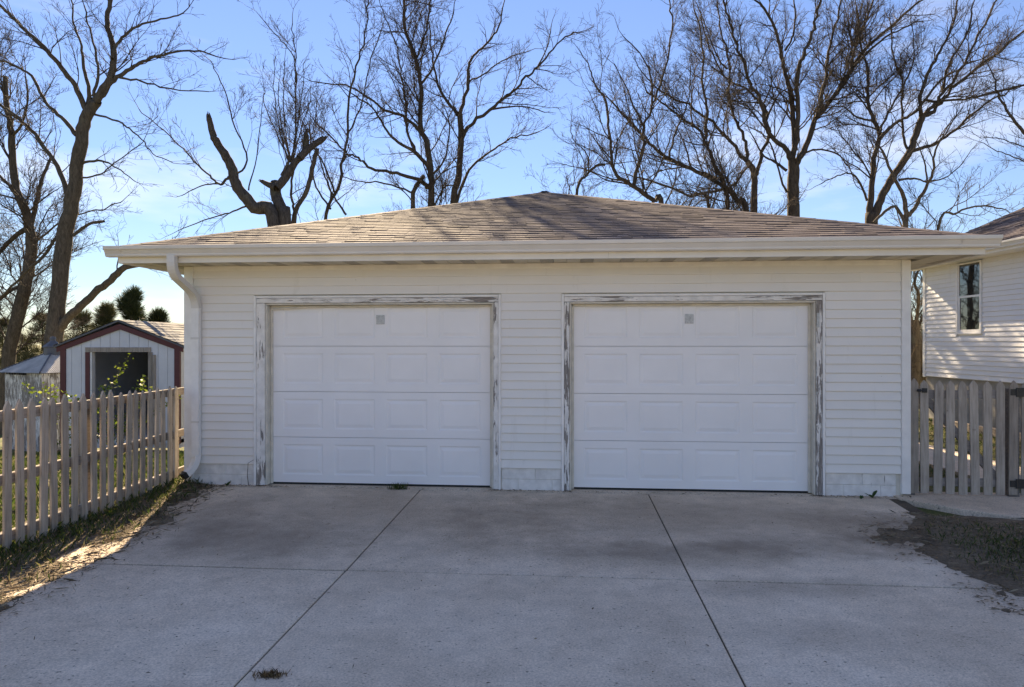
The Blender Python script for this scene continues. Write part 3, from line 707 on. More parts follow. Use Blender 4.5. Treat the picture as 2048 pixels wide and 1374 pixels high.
# ------------------------------------------------------------------ garden shed on the left
SD = 14.5; sx0, sx1 = (125 - 1024) / F * SD, (358 - 1024) / F * SD; sgz = -.42
shed = empty('garden_shed', (sx0, SD, 0)); tag(shed, 'white garden shed with maroon trim and an open dark doorway', 'shed')
sw = sx1 - sx0; apz = CZ + (687 - 655) / F * SD; evz = CZ + (687 - 697) / F * SD
d0, d1 = (182 - 125) / F * SD, (301 - 125) / F * SD; dz = CZ + (687 - 704) / F * SD; sdep = 3.6
ax = sw / 2
def gable(m, y0, y1, x0, x1, zb, ze, za):
    m.prism([(x0, zb), (x1, zb), (x1, ze), ((x0 + x1) / 2, za), (x0, ze)], 'y', y0, y1)
# front wall panels (grooved T1-11 strips, each strip own piece) around the doorway
xx = 0.0; strips = []
while xx < sw - .01:
    x1_ = min(sw, xx + .203); zt0 = evz + (apz - evz) * (1 - abs(xx - ax) / ax); zt1 = evz + (apz - evz) * (1 - abs(x1_ - ax) / ax)
    segs = [(xx, x1_)]
    for (a, b) in segs:
        aa, bb = a + .004, b - .004
        def top(q): return evz + (apz - evz) * (1 - abs(q - ax) / ax)
        if bb <= d0 or aa >= d1: zb = sgz; pieces = [(aa, bb, zb)]
        else:
            pieces = [(max(aa, d0), min(bb, d1), dz)]
            if aa < d0 - .01: pieces.append((aa, d0, sgz))
            if bb > d1 + .01: pieces.append((d1, bb, sgz))
        for (p_, q_, zb) in pieces:
            pr = [(p_, zb), (q_, zb), (q_, top(q_)), (p_, top(p_))]
            if p_ < ax < q_: pr = [(p_, zb), (q_, zb), (q_, top(q_)), (ax, apz), (p_, top(p_))]
            MB().prism(pr, 'y', -.012, .02).build('wall_panel', M['shedwall'], shed)
    xx = x1_
bk = MB(); bk.box(0, d0, .021, .06, sgz, evz); bk.box(d1, sw, .021, .06, sgz, evz)
bk.prism([(0, dz + .03), (sw, dz + .03), (sw, evz), (ax, apz), (0, evz)], 'y', .021, .06) if dz < evz else None
bk.box(0, .05, .06, sdep, sgz, evz); bk.box(sw - .05, sw, .06, sdep, sgz, evz); bk.box(0, sw, sdep - .05, sdep, sgz, evz); bk.box(0, sw, .06, sdep, sgz - .1, sgz + .08)
bk.prism([(0, evz), (sw, evz), (ax, apz + .03)], 'y', sdep - .05, sdep)
bk.build('wall', M['shedwall'], shed)
MB().box(.06, sw - .06, sdep - .10, sdep - .06, sgz, evz).build('back_shade_sheet', M['inside'], shed)  # added dark sheet, painting the shade seen through the doorway
for (a, b) in ((-.03, .085), (sw - .085, sw + .03)): MB().box(a, b, -.035, .03, sgz, evz + .0).build('corner_trim', M['maroon'], shed)
for s in (0, 1):
    x_a, x_b = (-.10, ax) if s == 0 else (sw + .10, ax); ea = evz - (apz - evz) / ax * .10
    MB().add([(x_a, -.045, ea - .04), (x_b, -.045, apz - .04), (x_b, -.045, apz + .075), (x_a, -.045, ea + .075), (x_a, -.013, ea - .04), (x_b, -.013, apz - .04), (x_b, -.013, apz + .075), (x_a, -.013, ea + .075)],
             [(0, 1, 2, 3), (7, 6, 5, 4), (0, 4, 5, 1), (3, 2, 6, 7), (0, 3, 7, 4), (1, 5, 6, 2)]).build('gable_trim', M['maroon'], shed)
shr = MB(); pr = [(-.14, evz - .03), (ax, apz + .078), (sw + .14, evz - .03), (sw + .14, evz + .005), (ax, apz + .115), (-.14, evz + .005)]
shr.prism([(a, b + .045) for a, b in pr], 'y', -.09, sdep + .1); sroof = shr.build('roof', M['slate'], shed)
for i in range(9):   # visible right slope courses
    t0_, t1_ = i / 9, (i + 1) / 9; x = 0
    for s in (1, -1):
        yy = -.09
        while yy < sdep + .1:
            w = rnd.choice((.3, .42, .5)); y2 = min(sdep + .1, yy + w); r0 = ax + s * (ax + .15) * (1 - t0_); r1 = ax + s * (ax + .15) * (1 - t1_)
            z0_ = evz + .055 + (apz - evz + .105) * t0_; z1_ = evz + .055 + (apz - evz + .105) * t1_; th = rnd.choice((.012, .018))
            MB().add([(r0, yy, z0_ + th), (r0, y2 - .006, z0_ + th), (r1, y2 - .006, z1_ + .004), (r1, yy, z1_ + .004), (r0, yy, z0_), (r0, y2 - .006, z0_)], [(0, 1, 2, 3) if s > 0 else (3, 2, 1, 0), (0, 4, 5, 1)]).build('shingle', M['shed_shingle'], sroof)
            yy = y2
# doorway surround
MB().box(d0 - .10, d1 + .02, -.04, -.013, dz, dz + .10).build('door_lintel', M['roughwood'], shed)
MB().box(d0 - .10, d0 - .01, -.04, -.013, sgz, dz - .002).build('door_post', M['maroon'], shed)
MB().box(d0 - .008, d0 + .03, -.02, .1, sgz, dz).build('door_jamb', M['trimwhite'], shed)
MB().box(d1 - .03, d1 + .05, -.042, -.013, sgz, dz - .002).build('door_post', M['roughwood'], shed)
MB().box(d1 + .07, d1 + .12, -.06, -.013, sgz, dz - .06).build('door_leaf_edge', M['roughwood'], shed)
box = empty('storage_box', (sx0 + .75, SD + 2.0, sgz + .08)); tag(box, 'grey storage chest inside the dark shed doorway', 'chest')
MB().box(0, .95, 0, .6, 0, .85).build('body', M['conc_wall'], box); MB().box(-.02, .97, -.02, .62, .852, .92).build('lid', M['conc_wall'], box)

# ------------------------------------------------------------------ little tin-roofed outbuilding
QD = 17.0
def ob():
    c = P(57, 745, QD); ez = c.z; gzz = -1.0; hs = .74
    root = empty('wellhouse', (c.x, QD + .9, 0), R(-24)); tag(root, 'small square outbuilding with corrugated tin roof, grey cap and peeling boards', 'outbuilding')
    bw = .148
    for side in range(4):
        n = int(2 * hs / bw)
        mt = Matrix.Rotation(R(90 * side), 4, 'Z')
        for k in range(n):
            a = -hs + k * 2 * hs / n; m = MB().box(a + .003, a + 2 * hs / n - .003, -hs, -hs + .025, gzz, ez - .02 - (.05 if side == 0 and k < n * .55 else 0))
            o = m.build('board', M['oldboard'], root); o.matrix_local = mt
    MB().box(-hs + .026, hs - .026, -hs + .026, hs - .026, gzz, ez - .09).build('core', M['inside'], root)
    apx = ez + .52; ov = hs + .10
    rf = MB().add([(-ov, -ov, ez - .02), (ov, -ov, ez - .02), (ov, ov, ez - .02), (-ov, ov, ez - .02), (0, 0, apx - .02)], [(0, 1, 4), (1, 2, 4), (2, 3, 4), (3, 0, 4), (3, 2, 1, 0)]).build('roof', M['slate'], root)
    for side in range(4):     # corrugated sheets: ribs running up the slope
        m = MB(); n = 66; V = []
        for k in range(n + 1):
            x = -ov + 2 * ov * k / n; t = 1 - abs(x) / ov; h = .007 * math.cos(k * math.pi)
            V += [(x, -ov - .02, ez - .01 + h), (x * 1.0, -ov + ov * t, ez + (apx - ez) * t + h + .012)]
        m.add(V, [(2 * k, 2 * k + 2, 2 * k + 3, 2 * k + 1) for k in range(n)]); o = m.build('tin_sheet', M['tin'], rf); o.matrix_local = Matrix.Rotation(R(90 * side), 4, 'Z')
        h = MB().tube([(-ov, -ov, ez + .012), (0, 0, apx + .02)], .022, 6).build('hip_strip', M['slate'], rf); h.matrix_local = Matrix.Rotation(R(90 * side), 4, 'Z')
    cp = MB()
    def ring(r, z, n=8): return [(r * math.cos(2 * math.pi * k / n + .39), r * math.sin(2 * math.pi * k / n + .39), z) for k in range(n)]
    rs = [(.20, apx - .12), (.20, apx + .09), (.235, apx + .10), (.235, apx + .12), (.07, apx + .26), (.06, apx + .30), (.075, apx + .31), (.06, apx + .37), (.01, apx + .39)]
    V = []; [V.extend(ring(r, z)) for r, z in rs]
    cp.add(V, [(i * 8 + k, i * 8 + (k + 1) % 8, (i + 1) * 8 + (k + 1) % 8, (i + 1) * 8 + k) for i in range(len(rs) - 1) for k in range(8)])
    cp.build('cap', M['slate'], root)
ob()

# ------------------------------------------------------------------ bare trees
class Tree:
    """limbs traced in the picture plane at the tree's own distance, with depth added; finer wood is grown from them"""
    def __init__(s, D, seed, mat='bark', dens=1.0, lean=.35, twig='twig'):
        s.D = D; s.r = random.Random(seed); s.tv = []; s.tf = []; s.cv = []; s.cf = []; s.dens = dens; s.lean = lean; s.mat = mat; s.twig = twig; s.first = None
    def tube(s, pts, rads, sides, crown):
        V, Fc = (s.cv, s.cf) if crown else (s.tv, s.tf)
        n = len(pts); d = pts[-1] - pts[0]; a = d.cross(Vector((.31, .87, .2)))
        if a.length < 1e-6: a = Vector((1, 0, 0))
        a.normalize(); b0 = len(V)
        cs = [(math.cos(2 * math.pi * k / sides), math.sin(2 * math.pi * k / sides)) for k in range(sides)]
        for i in range(n):
            t = pts[min(i + 1, n - 1)] - pts[max(i - 1, 0)]; t.normalize()
            a = a - t * a.dot(t); a.normalize(); b = t.cross(a); p = pts[i]; r = rads[i]
            for c, q in cs:
                V.append((p.x + (a.x * c + b.x * q) * r, p.y + (a.y * c + b.y * q) * r, p.z + (a.z * c + b.z * q) * r))
        for i in range(n - 1):
            o = b0 + i * sides
            for k in range(sides):
                k2 = (k + 1) % sides; Fc.append((o + k, o + k2, o + sides + k2, o + sides + k))
    def grow(s, p, d, L, r, level):
        rr = s.r; n = max(2, min(7, int(L / (.16 if level > 2 else .25)) + 1)); pts = [p.copy()]; rads = [r]; st = L / n; dirs = []
        for i in range(n):
            d = d + Vector((rr.gauss(0, .17), rr.gauss(0, .17), rr.gauss(0, .15) + .045)); d.normalize()
            p = p + d * st; pts.append(p); dirs.append(d.copy()); rads.append(max(.0038, r * (1 - .78 * (i + 1) / n)))
        s.tube(pts, rads, 4 if r > .014 else 3, True)
        if level >= 4: return
        m = {1: L * 6.0, 2: L * 7.0, 3: L * 7.0}[level] * s.dens
        m = int(m + rr.random())
        for q in range(m):
            t = rr.uniform(.18, 1.0); i = min(n - 1, int(t * n)); bp = pts[i].lerp(pts[i + 1], t * n - i if i < n else 1)
            s.child(bp, dirs[i], L * (1.05 - .6 * t) * rr.uniform(.3, .62), max(.0038, rads[i] * .58), level + 1)
    def child(s, p, d, L, r, level):
        rr = s.r; ax = Vector((rr.gauss(0, 1), rr.gauss(0, 1), rr.gauss(0, 1))); ax = ax - d * ax.dot(d)
        if ax.length < 1e-4: return
        ax.normalize(); an = rr.uniform(.45, 1.05); nd = d * math.cos(an) + ax * math.sin(an); nd.z += .15; nd.normalize()
        if L > .10: s.grow(p, nd, L, r, level)
    def limb(s, pts, w0, w1, dz=None, kids=1.0, base=False, maxL=2.6, sprout=0, start=.15, tipgrow=True):
        """pts: photo pixels; w0,w1: widths in photo pixels; dz: depth gained from first to last point (m)"""
        rr = s.r; D = s.D; k = D / F
        Lp = sum(math.dist(pts[i], pts[i + 1]) for i in range(len(pts) - 1)) * k
        if dz is None: dz = rr.uniform(-1, 1) * s.lean * Lp
        n0 = len(pts) - 1; P3 = []
        dbase = getattr(s, 'dcur', 0)
        for i, q in enumerate(pts):
            t = i / n0; dep = D + dz * t ** 1.2
            v = P(q[0], q[1], D); v = Vector((v.x * dep / D, dep, CZ + (v.z - CZ) * dep / D)); P3.append(v)
        if base:
            b = P3[0].copy(); g_ = terrain(b.x, b.y) - .15
            if b.z > g_ + .1: P3.insert(0, Vector((b.x - (P3[1].x - b.x) * .15, b.y, g_)))
        out = []; ns = 5      # Catmull-Rom
        for i in range(len(P3) - 1):
            p0 = P3[max(0, i - 1)]; p1 = P3[i]; p2 = P3[i + 1]; p3 = P3[min(len(P3) - 1, i + 2)]
            for j in range(ns):
                t = j / ns; out.append(.5 * ((2 * p1) + (p2 - p0) * t + (2 * p0 - 5 * p1 + 4 * p2 - p3) * t * t + (3 * p1 - p0 - 3 * p2 + p3) * t ** 3))
        out.append(P3[-1].copy()); N = len(out)
        for i in range(1, N - 1): out[i] = out[i] + Vector((rr.gauss(0, 1), rr.gauss(0, 1), rr.gauss(0, 1))) * min(.03, .005 * Lp) * (.5 if w0 > 14 else 1)
        rad = [max(.005, (w0 + (w1 - w0) * (i / (N - 1)) ** .7) * k * .43) * (1 + rr.uniform(-.05, .07)) for i in range(N)]
        if base: rad[0] *= 1.25
        s.tube(out, rad, 9 if w0 > 12 else 6, False)
        if tipgrow and w1 < 6:
            s.grow(out[-1], (out[-1] - out[-2]).normalized(), rr.uniform(.6, 1.2), max(.006, rad[-1] * .9), 2)
        if kids > 0:
            cum = [0]
            for i in range(N - 1): cum.append(cum[-1] + (out[i + 1] - out[i]).length)
            m = int(cum[-1] * 3.5 * kids * s.dens)
            for q in range(m):
                t = rr.uniform(start, 1.0); x = t * cum[-1]; i = max(j for j in range(N) if cum[j] <= x); i = min(i, N - 2)
                L = min(maxL, (.42 * cum[-1] * (1.1 - .65 * t)) * rr.uniform(.4, 1.0) + .25); d = (out[i + 1] - out[i]).normalized()
                s.child(out[i], d, L, min(rad[i] * .45, .006 + .009 * L), 1 if L > .9 else 2)
        for q in range(sprout):     # upright water shoots
            i = rr.randrange(int(N * .3), N); d = Vector((rr.gauss(0, .16), rr.gauss(0, .16), 1)).normalized(); s.grow(out[i], d, rr.uniform(.8, 2.4), .012, 2)
        return out
    def splinter(s, out, r0):
        d = (out[-1] - out[-2]).normalized(); rr = s.r
        for q in range(9):
            o = Vector((rr.gauss(0, 1), rr.gauss(0, 1), rr.gauss(0, 1))); o = (o - d * o.dot(d)).normalized() * r0 * rr.uniform(.2, .8); L = r0 * rr.uniform(.8, 3.0)
            s.tube([out[-1] + o - d * r0, out[-1] + o * .95 + d * L * .5, out[-1] + o * .8 + d * L], [r0 * .5, r0 * .3, .004], 5, False)
    def finish(s, name, label, group=None):
        b = Vector(s.tv[0]); root = empty(name, (b.x, b.y, 0)); tag(root, label, 'tree', group)
        for nm, V, Fc, mt in (('trunk', s.tv, s.tf, M[s.mat]), ('branches', s.cv, s.cf, M[s.twig])):
            if not V: continue
            V = np.array(V) - np.array([b.x, b.y, 0]); me = np_mesh(nm, V, Fc)
            me.polygons.foreach_set('use_smooth', [True] * len(me.polygons)); link(nm, me, mt, root)
        return root
def Z1(*p): return [(x / 1.963, y / 1.963) for x, y in p]
def Z2(*p): return [(380 + x / 2.56, y / 2.56) for x, y in p]
def Z3(*p): return [(1100 + x / 3.122, y / 3.122) for x, y in p]
def Z4(*p): return [(1500 + x / 2.987, y / 2.987) for x, y in p]

def build_trees():
    T = Tree(19.0, 1, 'bark_l', 1.0)
    T.limb(Z1((205, 1420), (225, 1200), (250, 950), (290, 750), (318, 560), (345, 450), (378, 395)), 44, 24, 0, .0, base=True, tipgrow=False)
    T.limb(Z1((300, 530), (240, 460), (180, 400), (120, 300), (40, 250), (-30, 230)), 11, 4)
    T.limb(Z1((345, 445), (320, 390), (270, 300), (200, 215), (130, 145), (60, 80), (0, 20), (-50, -40)), 15, 5)
    T.limb(Z1((345, 430), (348, 340), (325, 250), (320, 180), (290, 90), (280, -20)), 11, 3)
    T.limb(Z1((372, 400), (430, 310), (447, 200), (420, 90), (435, -10), (440, -120)), 19, 8)
    T.limb(Z1((385, 390), (435, 325), (500, 280), (560, 240), (640, 212), (760, 200), (850, 222)), 13, 3)
    T.limb(Z1((440, 230), (455, 180), (500, 130), (560, 95), (650, 75), (720, 50)), 9, 3)
    T.limb(Z1((365, 380), (385, 300), (375, 200), (350, 110), (330, 20)), 8, 3)
    T.limb(Z1((355, 445), (460, 475), (540, 530), (600, 600), (680, 640)), 6, 2)
    T.limb(Z1((325, 640), (400, 632), (460, 660), (530, 712)), 7, 2)
    T.limb(Z1((460, 300), (560, 320), (680, 350), (820, 360)), 6, 2)
    T.limb(Z1((225, 1300), (280, 1235), (340, 1180), (420, 1110), (490, 1050), (620, 1025), (760, 990)), 21, 12, -1.0, .25)
    T.limb(Z1((285, 925), (350, 880), (410, 868)), 9, 6, kids=1.5)
    T.limb(Z1((275, 790), (255, 720), (200, 610), (120, 510), (40, 440), (-20, 400)), 14, 6)
    T.limb(Z1((250, 890), (180, 990), (90, 1080), (-10, 1175)), 9, 5)
    T.limb(Z1((290, 700), (380, 690), (450, 640), (560, 560)), 5, 2)
    T.finish('bare_tree', 'tall bare tree forking high above the shed with a low limb reaching to the eave')
    T = Tree(21.0, 2, 'bark_l', 1.25)
    T.limb(Z1((35, 1420), (85, 1180), (122, 1000), (118, 900), (90, 800), (62, 740), (45, 620), (45, 520), (25, 400), (20, 300)), 34, 10, 0, .8, base=True)
    T.limb(Z1((118, 900), (140, 800), (165, 700), (205, 610)), 13, 6)
    T.limb(Z1((110, 890), (40, 945), (-20, 1010)), 13, 8)
    T.limb(Z1((110, 860), (60, 760), (0, 690), (-40, 640)), 10, 5)
    T.limb(Z1((100, 1110), (30, 1150), (-30, 1210)), 10, 6)
    T.limb(Z1((45, 540), (90, 480), (110, 380), (100, 300)), 7, 3)
    T.limb(Z1((130, 960), (200, 900), (280, 850), (400, 820), (480, 790)), 6, 2)
    T.limb(Z1((100, 840), (170, 780), (230, 740)), 6, 2)
    T.finish('bare_tree', 'leaning bare tree tangled with twigs behind the tin roofed outbuilding')
    # the broken tree
    T = Tree(20.0, 3, 'bark_dead', .9)
    o_ = T.limb(Z2((440, 1180), (330, 1060), (245, 960), (212, 850), (150, 750), (115, 680), (98, 605)), 40, 12, -.5, .12, base=True, tipgrow=False, maxL=1.0); T.splinter(o_, .07)
    T.limb(Z2((490, 1180), (470, 1080), (440, 1000), (440, 935)), 30, 24, .3, .0, base=True, tipgrow=False)
    o_ = T.limb(Z2((440, 960), (400, 945), (368, 928)), 18, 9, .1, 0, tipgrow=False); T.splinter(o_, .06)
    o_ = T.limb(Z2((445, 960), (490, 910), (540, 830), (585, 780), (595, 690)), 22, 12, .2, .1, tipgrow=False, sprout=9, maxL=1.2); T.splinter(o_, .08)
    o_ = T.limb(Z2((560, 810), (610, 760), (675, 715)), 18, 14, .3, .1, tipgrow=False, sprout=8, maxL=1.0); T.splinter(o_, .10)
    T.limb(Z2((650, 760), (620, 890), (595, 990), (545, 1070), (530, 1150)), 11, 12, .4, .2)
    T.limb(Z2((470, 900), (500, 840), (520, 800)), 9, 6, sprout=5, kids=.3)
    T.limb(Z2((200, 905), (155, 940), (100, 900), (0, 800), (-100, 700), (-260, 560)), 7, 2, .8)
    T.limb(Z2((150, 940), (60, 950), (-40, 1000)), 4, 2, .3)
    T.limb(Z2((240, 895), (292, 815), (230, 650), (170, 450), (105, 310)), 5, 2, .3, .6)
    T.limb(Z2((300, 975), (340, 800), (372, 520)), 4, 1.5, .3, .5)
    T.limb(Z2((300, 1050), (200, 1090), (100, 1120), (-60, 1180)), 5, 2, .6)
    T.finish('broken_tree', 'dead tree with thick snapped limbs rising behind the garage roof')
    T = Tree(21.5, 4, 'bark', .8)
    T.limb(Z2((530, 1190), (522, 1000), (530, 800), (540, 500), (540, 300), (525, 120)), 9, 2, 0, .9, base=True, maxL=1.3)
    T.limb(Z2((540, 420), (530, 290), (450, 190), (360, 85)), 4, 1.5, kids=.5)
    for x0, x1, yt in ((505, 430, 350), (512, 480, 300), (520, 575, 330), (515, 380, 470), (525, 610, 480), (515, 450, 420)):
        T.limb(Z2((x0, 830), ((x0 + x1) / 2 - 5, 680), (x1, (yt + 600) / 2), (x1 + 5, yt)), 4, 1.5, kids=.6, maxL=.9)
    T.finish('sapling', 'slender upright sapling with many whip shoots beside the broken tree')
    T = Tree(22.5, 5, 'bark', .8)
    T.limb(Z2((690, 1190), (740, 1000), (790, 800), (812, 550), (835, 380), (900, 180), (912, -10)), 11, 3, 0, .9, base=True, maxL=1.6)
    T.limb(Z2((800, 690), (870, 560), (930, 300), (980, 150)), 5, 2)
    T.limb(Z2((745, 1000), (690, 850), (640, 760), (600, 650)), 6, 2)
    T.limb(Z2((720, 1070), (650, 960), (620, 830), (610, 640)), 6, 2)
    T.limb(Z2((800, 1100), (740, 1010), (700, 930), (660, 800)), 6, 3)
    T.finish('sapling', 'thin leaning sapling rising between the broken tree and the forked tree')
    T = Tree(24.0, 6, 'bark', 1.0)
    T.limb(Z2((1235, 1120), (1235, 900), (1212, 730), (1180, 650), (1182, 450), (1150, 280), (1100, 150), (1100, -20)), 20, 6, 0, .8, base=True)
    T.limb(Z2((1190, 690), (1110, 610), (1000, 560), (900, 490), (800, 440), (650, 420)), 9, 2.5)
    T.limb(Z2((1225, 870), (1150, 780), (1050, 720), (980, 620), (930, 550), (830, 480)), 11, 3)
    T.limb(Z2((1215, 960), (1180, 925), (1060, 890), (930, 860), (860, 810), (780, 760), (640, 620)), 11, 3, -1)
    T.limb(Z2((1185, 430), (1240, 350), (1300, 200), (1350, 60)), 7, 3)
    T.limb(Z2((1140, 1120), (1150, 970), (1200, 900)), 13, 9, 0, .6, base=True)
    T.limb(Z2((1175, 800), (1120, 700), (1105, 520), (1090, 420), (1060, 250), (990, 60)), 8, 2.5)
    T.limb(Z2((1240, 890), (1300, 820), (1330, 640), (1290, 520)), 6, 2)
    T.limb(Z2((1150, 990), (1000, 940), (880, 930), (760, 900)), 5, 2)
    T.limb(Z2((1250, 1060), (1300, 960), (1350, 950)), 5, 3)
    T.limb(Z2((1160, 300), (1210, 150), (1230, 0), (1240, -60)), 5, 3)
    T.finish('bare_tree', 'bare spreading tree behind the left half of the roof, stem dividing low')
    T = Tree(24.5, 7, 'bark', 1.0)
    T.limb(Z2((1345, 1110), (1375, 900), (1387, 700), (1380, 580)), 17, 13, 0, .5, base=True, tipgrow=False)
    T.limb(Z2((1380, 600), (1350, 555), (1280, 460), (1250, 340), (1232, 230), (1220, 80)), 10, 3)
    T.limb(Z2((1382, 590), (1420, 430), (1430, 320), (1480, 260), (1570, 160), (1600, 40)), 10, 3)
    T.limb(Z2((1390, 720), (1450, 625), (1540, 560), (1640, 480), (1720, 400), (1800, 320), (1900, 200), (1990, 165)), 11, 2.5)
    T.limb(Z2((1365, 1040), (1430, 870), (1540, 780), (1640, 710), (1770, 680)), 8, 2.5)
    T.limb(Z2((1540, 560), (1700, 545), (1815, 575)), 5, 2)
    T.limb(Z2((1420, 420), (1500, 380), (1620, 300), (1740, 260)), 5, 2)
    T.limb(Z2((1780, 340), (1830, 240), (1850, 130)), 4, 2)
    T.finish('bare_tree', 'bare tree nearest the roof peak with long limbs sweeping right')
    # right-hand group
    T = Tree(22.0, 8, 'bark', .9)
    T.limb(Z3((700, 1330), (640, 1250), (500, 1150), (400, 1060), (372, 830), (350, 640), (290, 540), (250, 440)), 15, 3, 0, .9, base=True)
    T.limb(Z3((160, 1290), (230, 1095), (300, 1032), (345, 1030)), 7, 6, 0, .5, base=True)
    T.limb(Z3((240, 1080), (230, 960), (150, 880), (130, 800)), 4, 1.5)
    T.limb(Z3((520, 1160), (580, 960), (585, 800), (640, 660), (720, 430), (760, 150), (740, -20)), 10, 3)
    T.limb(Z3((590, 800), (520, 660), (480, 560), (400, 400)), 6, 2)
    T.limb(Z3((640, 660), (630, 480), (580, 360), (460, 230)), 6, 2)
    T.limb(Z3((390, 1000), (300, 900), (260, 840)), 4, 2)
    T.limb(Z3((110, 1290), (150, 1150), (140, 1000)), 4, 1.5, base=True)
    T.finish('bare_tree', 'low spreading bare tree just right of the roof peak')
    T = Tree(23.5, 9, 'bark', 1.0)
    T.limb(Z3((1230, 1370), (1170, 1250), (1080, 1160), (880, 1050), (720, 980), (600, 870), (480, 740), (390, 640)), 17, 4, 0, .9, base=True)
    T.limb(Z3((1105, 1370), (1092, 1170), (1010, 990), (960, 850), (830, 740), (690, 640), (600, 560)), 14, 3, 0, .9, base=True)
    T.limb(Z3((1000, 1330), (860, 1220), (700, 1150), (560, 1110)), 9, 4, base=True)
    T.limb(Z3((900, 1220), (1040, 1190), (1140, 1160), (1210, 1070)), 6, 5)
    T.limb(Z3((970, 870), (980, 700), (950, 500), (960, 300), (900, 60)), 8, 3)
    T.limb(Z3((740, 990), (780, 830), (860, 640), (880, 400)), 6, 2)
    T.limb(Z3((880, 1060), (840, 900), (780, 780)), 5, 2)
    T.finish('bare_tree', 'bare tree with a thick limb slanting low to the left above the roof')
    T = Tree(24.5, 10, 'bark', 1.0)
    T.limb(Z3((1275, 1390), (1275, 1100), (1235, 1010)), 17, 13, 0, .3, base=True, tipgrow=False)
    T.limb(Z3((1240, 1020), (1180, 950), (1040, 790), (900, 680), (700, 570), (600, 480)), 11, 3)
    T.limb(Z3((1290, 1090), (1320, 950), (1365, 850), (1350, 700), (1300, 620), (1230, 555), (1100, 480), (1000, 300), (930, 60)), 10, 3)
    T.limb(Z3((1235, 1020), (1215, 900), (1150, 730), (1110, 560), (1120, 380), (1060, 150), (1040, -20)), 9, 3)
    T.limb(Z3((1110, 430), (1060, 380), (1000, 250), (950, 100)), 5, 2)
    T.limb(Z3((1360, 720), (1420, 600), (1470, 560)), 5, 2)
    T.finish('bare_tree', 'bare tree with a slim straight trunk left of the stoutest trunk')
    T = Tree(24.0, 11, 'bark', 1.15)
    T.limb(Z4((262, 1380), (258, 1150), (262, 960)), 29, 25, 0, .25, base=True, tipgrow=False)
    T.limb(Z4((250, 960), (200, 880), (110, 790), (60, 600), (0, 500), (-60, 300), (-130, 100), (-160, -20)), 13, 4)
    T.limb(Z4((255, 960), (265, 800), (240, 560), (205, 420), (180, 280), (130, 130), (60, 20)), 15, 5)
    T.limb(Z4((270, 900), (280, 700), (285, 420), (340, 300), (390, 130), (420, -10)), 13, 5)
    T.limb(Z4((275, 980), (330, 880), (390, 720), (480, 600), (600, 420), (700, 280), (850, 150), (1010, 10)), 16, 5)
    T.limb(Z4((400, 700), (450, 480), (465, 330), (500, 200), (545, -10)), 10, 4)
    T.limb(Z4((480, 600), (580, 470), (620, 300), (690, 130), (740, -10)), 9, 4)
    T.limb(Z4((620, 400), (760, 260), (850, 200), (1000, 130)), 7, 3)
    T.limb(Z4((300, 930), (400, 890), (520, 920), (590, 1000), (620, 1080)), 6, 2)
    T.limb(Z4((220, 1020), (140, 960), (80, 930), (20, 820)), 7, 3)
    T.limb(Z4((220, 1150), (190, 1080), (140, 900), (110, 840)), 6, 3)
    T.limb(Z4((210, 300), (250, 230), (270, 100), (260, -20)), 6, 3)
    T.finish('bare_tree', 'stoutest bare tree behind the roof with a dense fan of tall limbs')
    T = Tree(23.0, 12, 'bark', 1.1)
    T.limb(Z4((725, 1390), (725, 1270)), 30, 26, 0, 0, base=True, tipgrow=False)
    T.limb(Z4((712, 1290), (722, 1150), (742, 950), (772, 800), (730, 700), (700, 560), (700, 420), (660, 250), (640, 60)), 16, 4)
    T.limb(Z4((740, 1290), (790, 1170), (850, 1060), (940, 930), (1000, 780), (1030, 690)), 19, 14, 0, .3, tipgrow=False)
    T.limb(Z4((1025, 700), (1015, 620), (1045, 480), (1120, 330), (1200, 180), (1245, -20)), 11, 4)
    T.limb(Z4((1030, 700), (1090, 640), (1150, 560), (1250, 430), (1400, 150), (1475, -20)), 11, 4)
    T.limb(Z4((1050, 690), (1110, 650), (1200, 530), (1400, 380), (1640, 180), (1760, 120)), 10, 4)
    T.limb(Z4((970, 900), (1100, 860), (1220, 780), (1330, 680), (1450, 590), (1600, 520)), 9, 3)
    T.limb(Z4((775, 830), (850, 750), (920, 710), (1000, 650), (1140, 480)), 9, 5)
    T.limb(Z4((945, 910), (920, 830), (910, 650), (905, 480), (850, 330), (840, 150)), 7, 3)
    T.limb(Z4((740, 720), (640, 700), (560, 640), (480, 640)), 6, 2)
    T.limb(Z4((770, 800), (840, 640), (950, 450), (980, 300), (960, 100)), 6, 2)
    T.limb(Z4((1040, 600), (1200, 600), (1420, 560), (1640, 505)), 7, 3)
    T.limb(Z4((700, 1200), (650, 1080), (600, 1040), (520, 1050), (420, 1100)), 6, 2)
    T.limb(Z4((1150, 560), (1190, 380), (1300, 200), (1330, 30)), 6, 3)
    T.finish('bare_tree', 'bare twin stemmed tree left of the white house roof, limbs arching right')
    T = Tree(21.0, 13, 'bark_l', .9)
    T.limb(Z4((930, 1420), (930, 1270), (912, 1160), (860, 1060), (790, 900)), 17, 5, 0, .8, base=True)
    T.limb(Z4((950, 1290), (1040, 1150), (1090, 1030), (1110, 900), (1180, 780)), 10, 3)
    T.limb(Z4((890, 1075), (980, 1065), (1080, 1085), (1200, 1040), (1300, 930)), 6, 2)
    T.limb(Z4((925, 1330), (870, 1235), (800, 1270), (740, 1330)), 8, 6, kids=.5)
    T.limb(Z4((1120, 1390), (1240, 1270), (1370, 1228), (1500, 1245)), 8, 3, base=True)
    T.limb(Z4((1060, 1110), (1040, 960), (1000, 860)), 5, 2)
    T.finish('bare_tree', 'short crooked bare tree close beside the white house roof')
    T = Tree(20.0, 14, 'bark', .8)
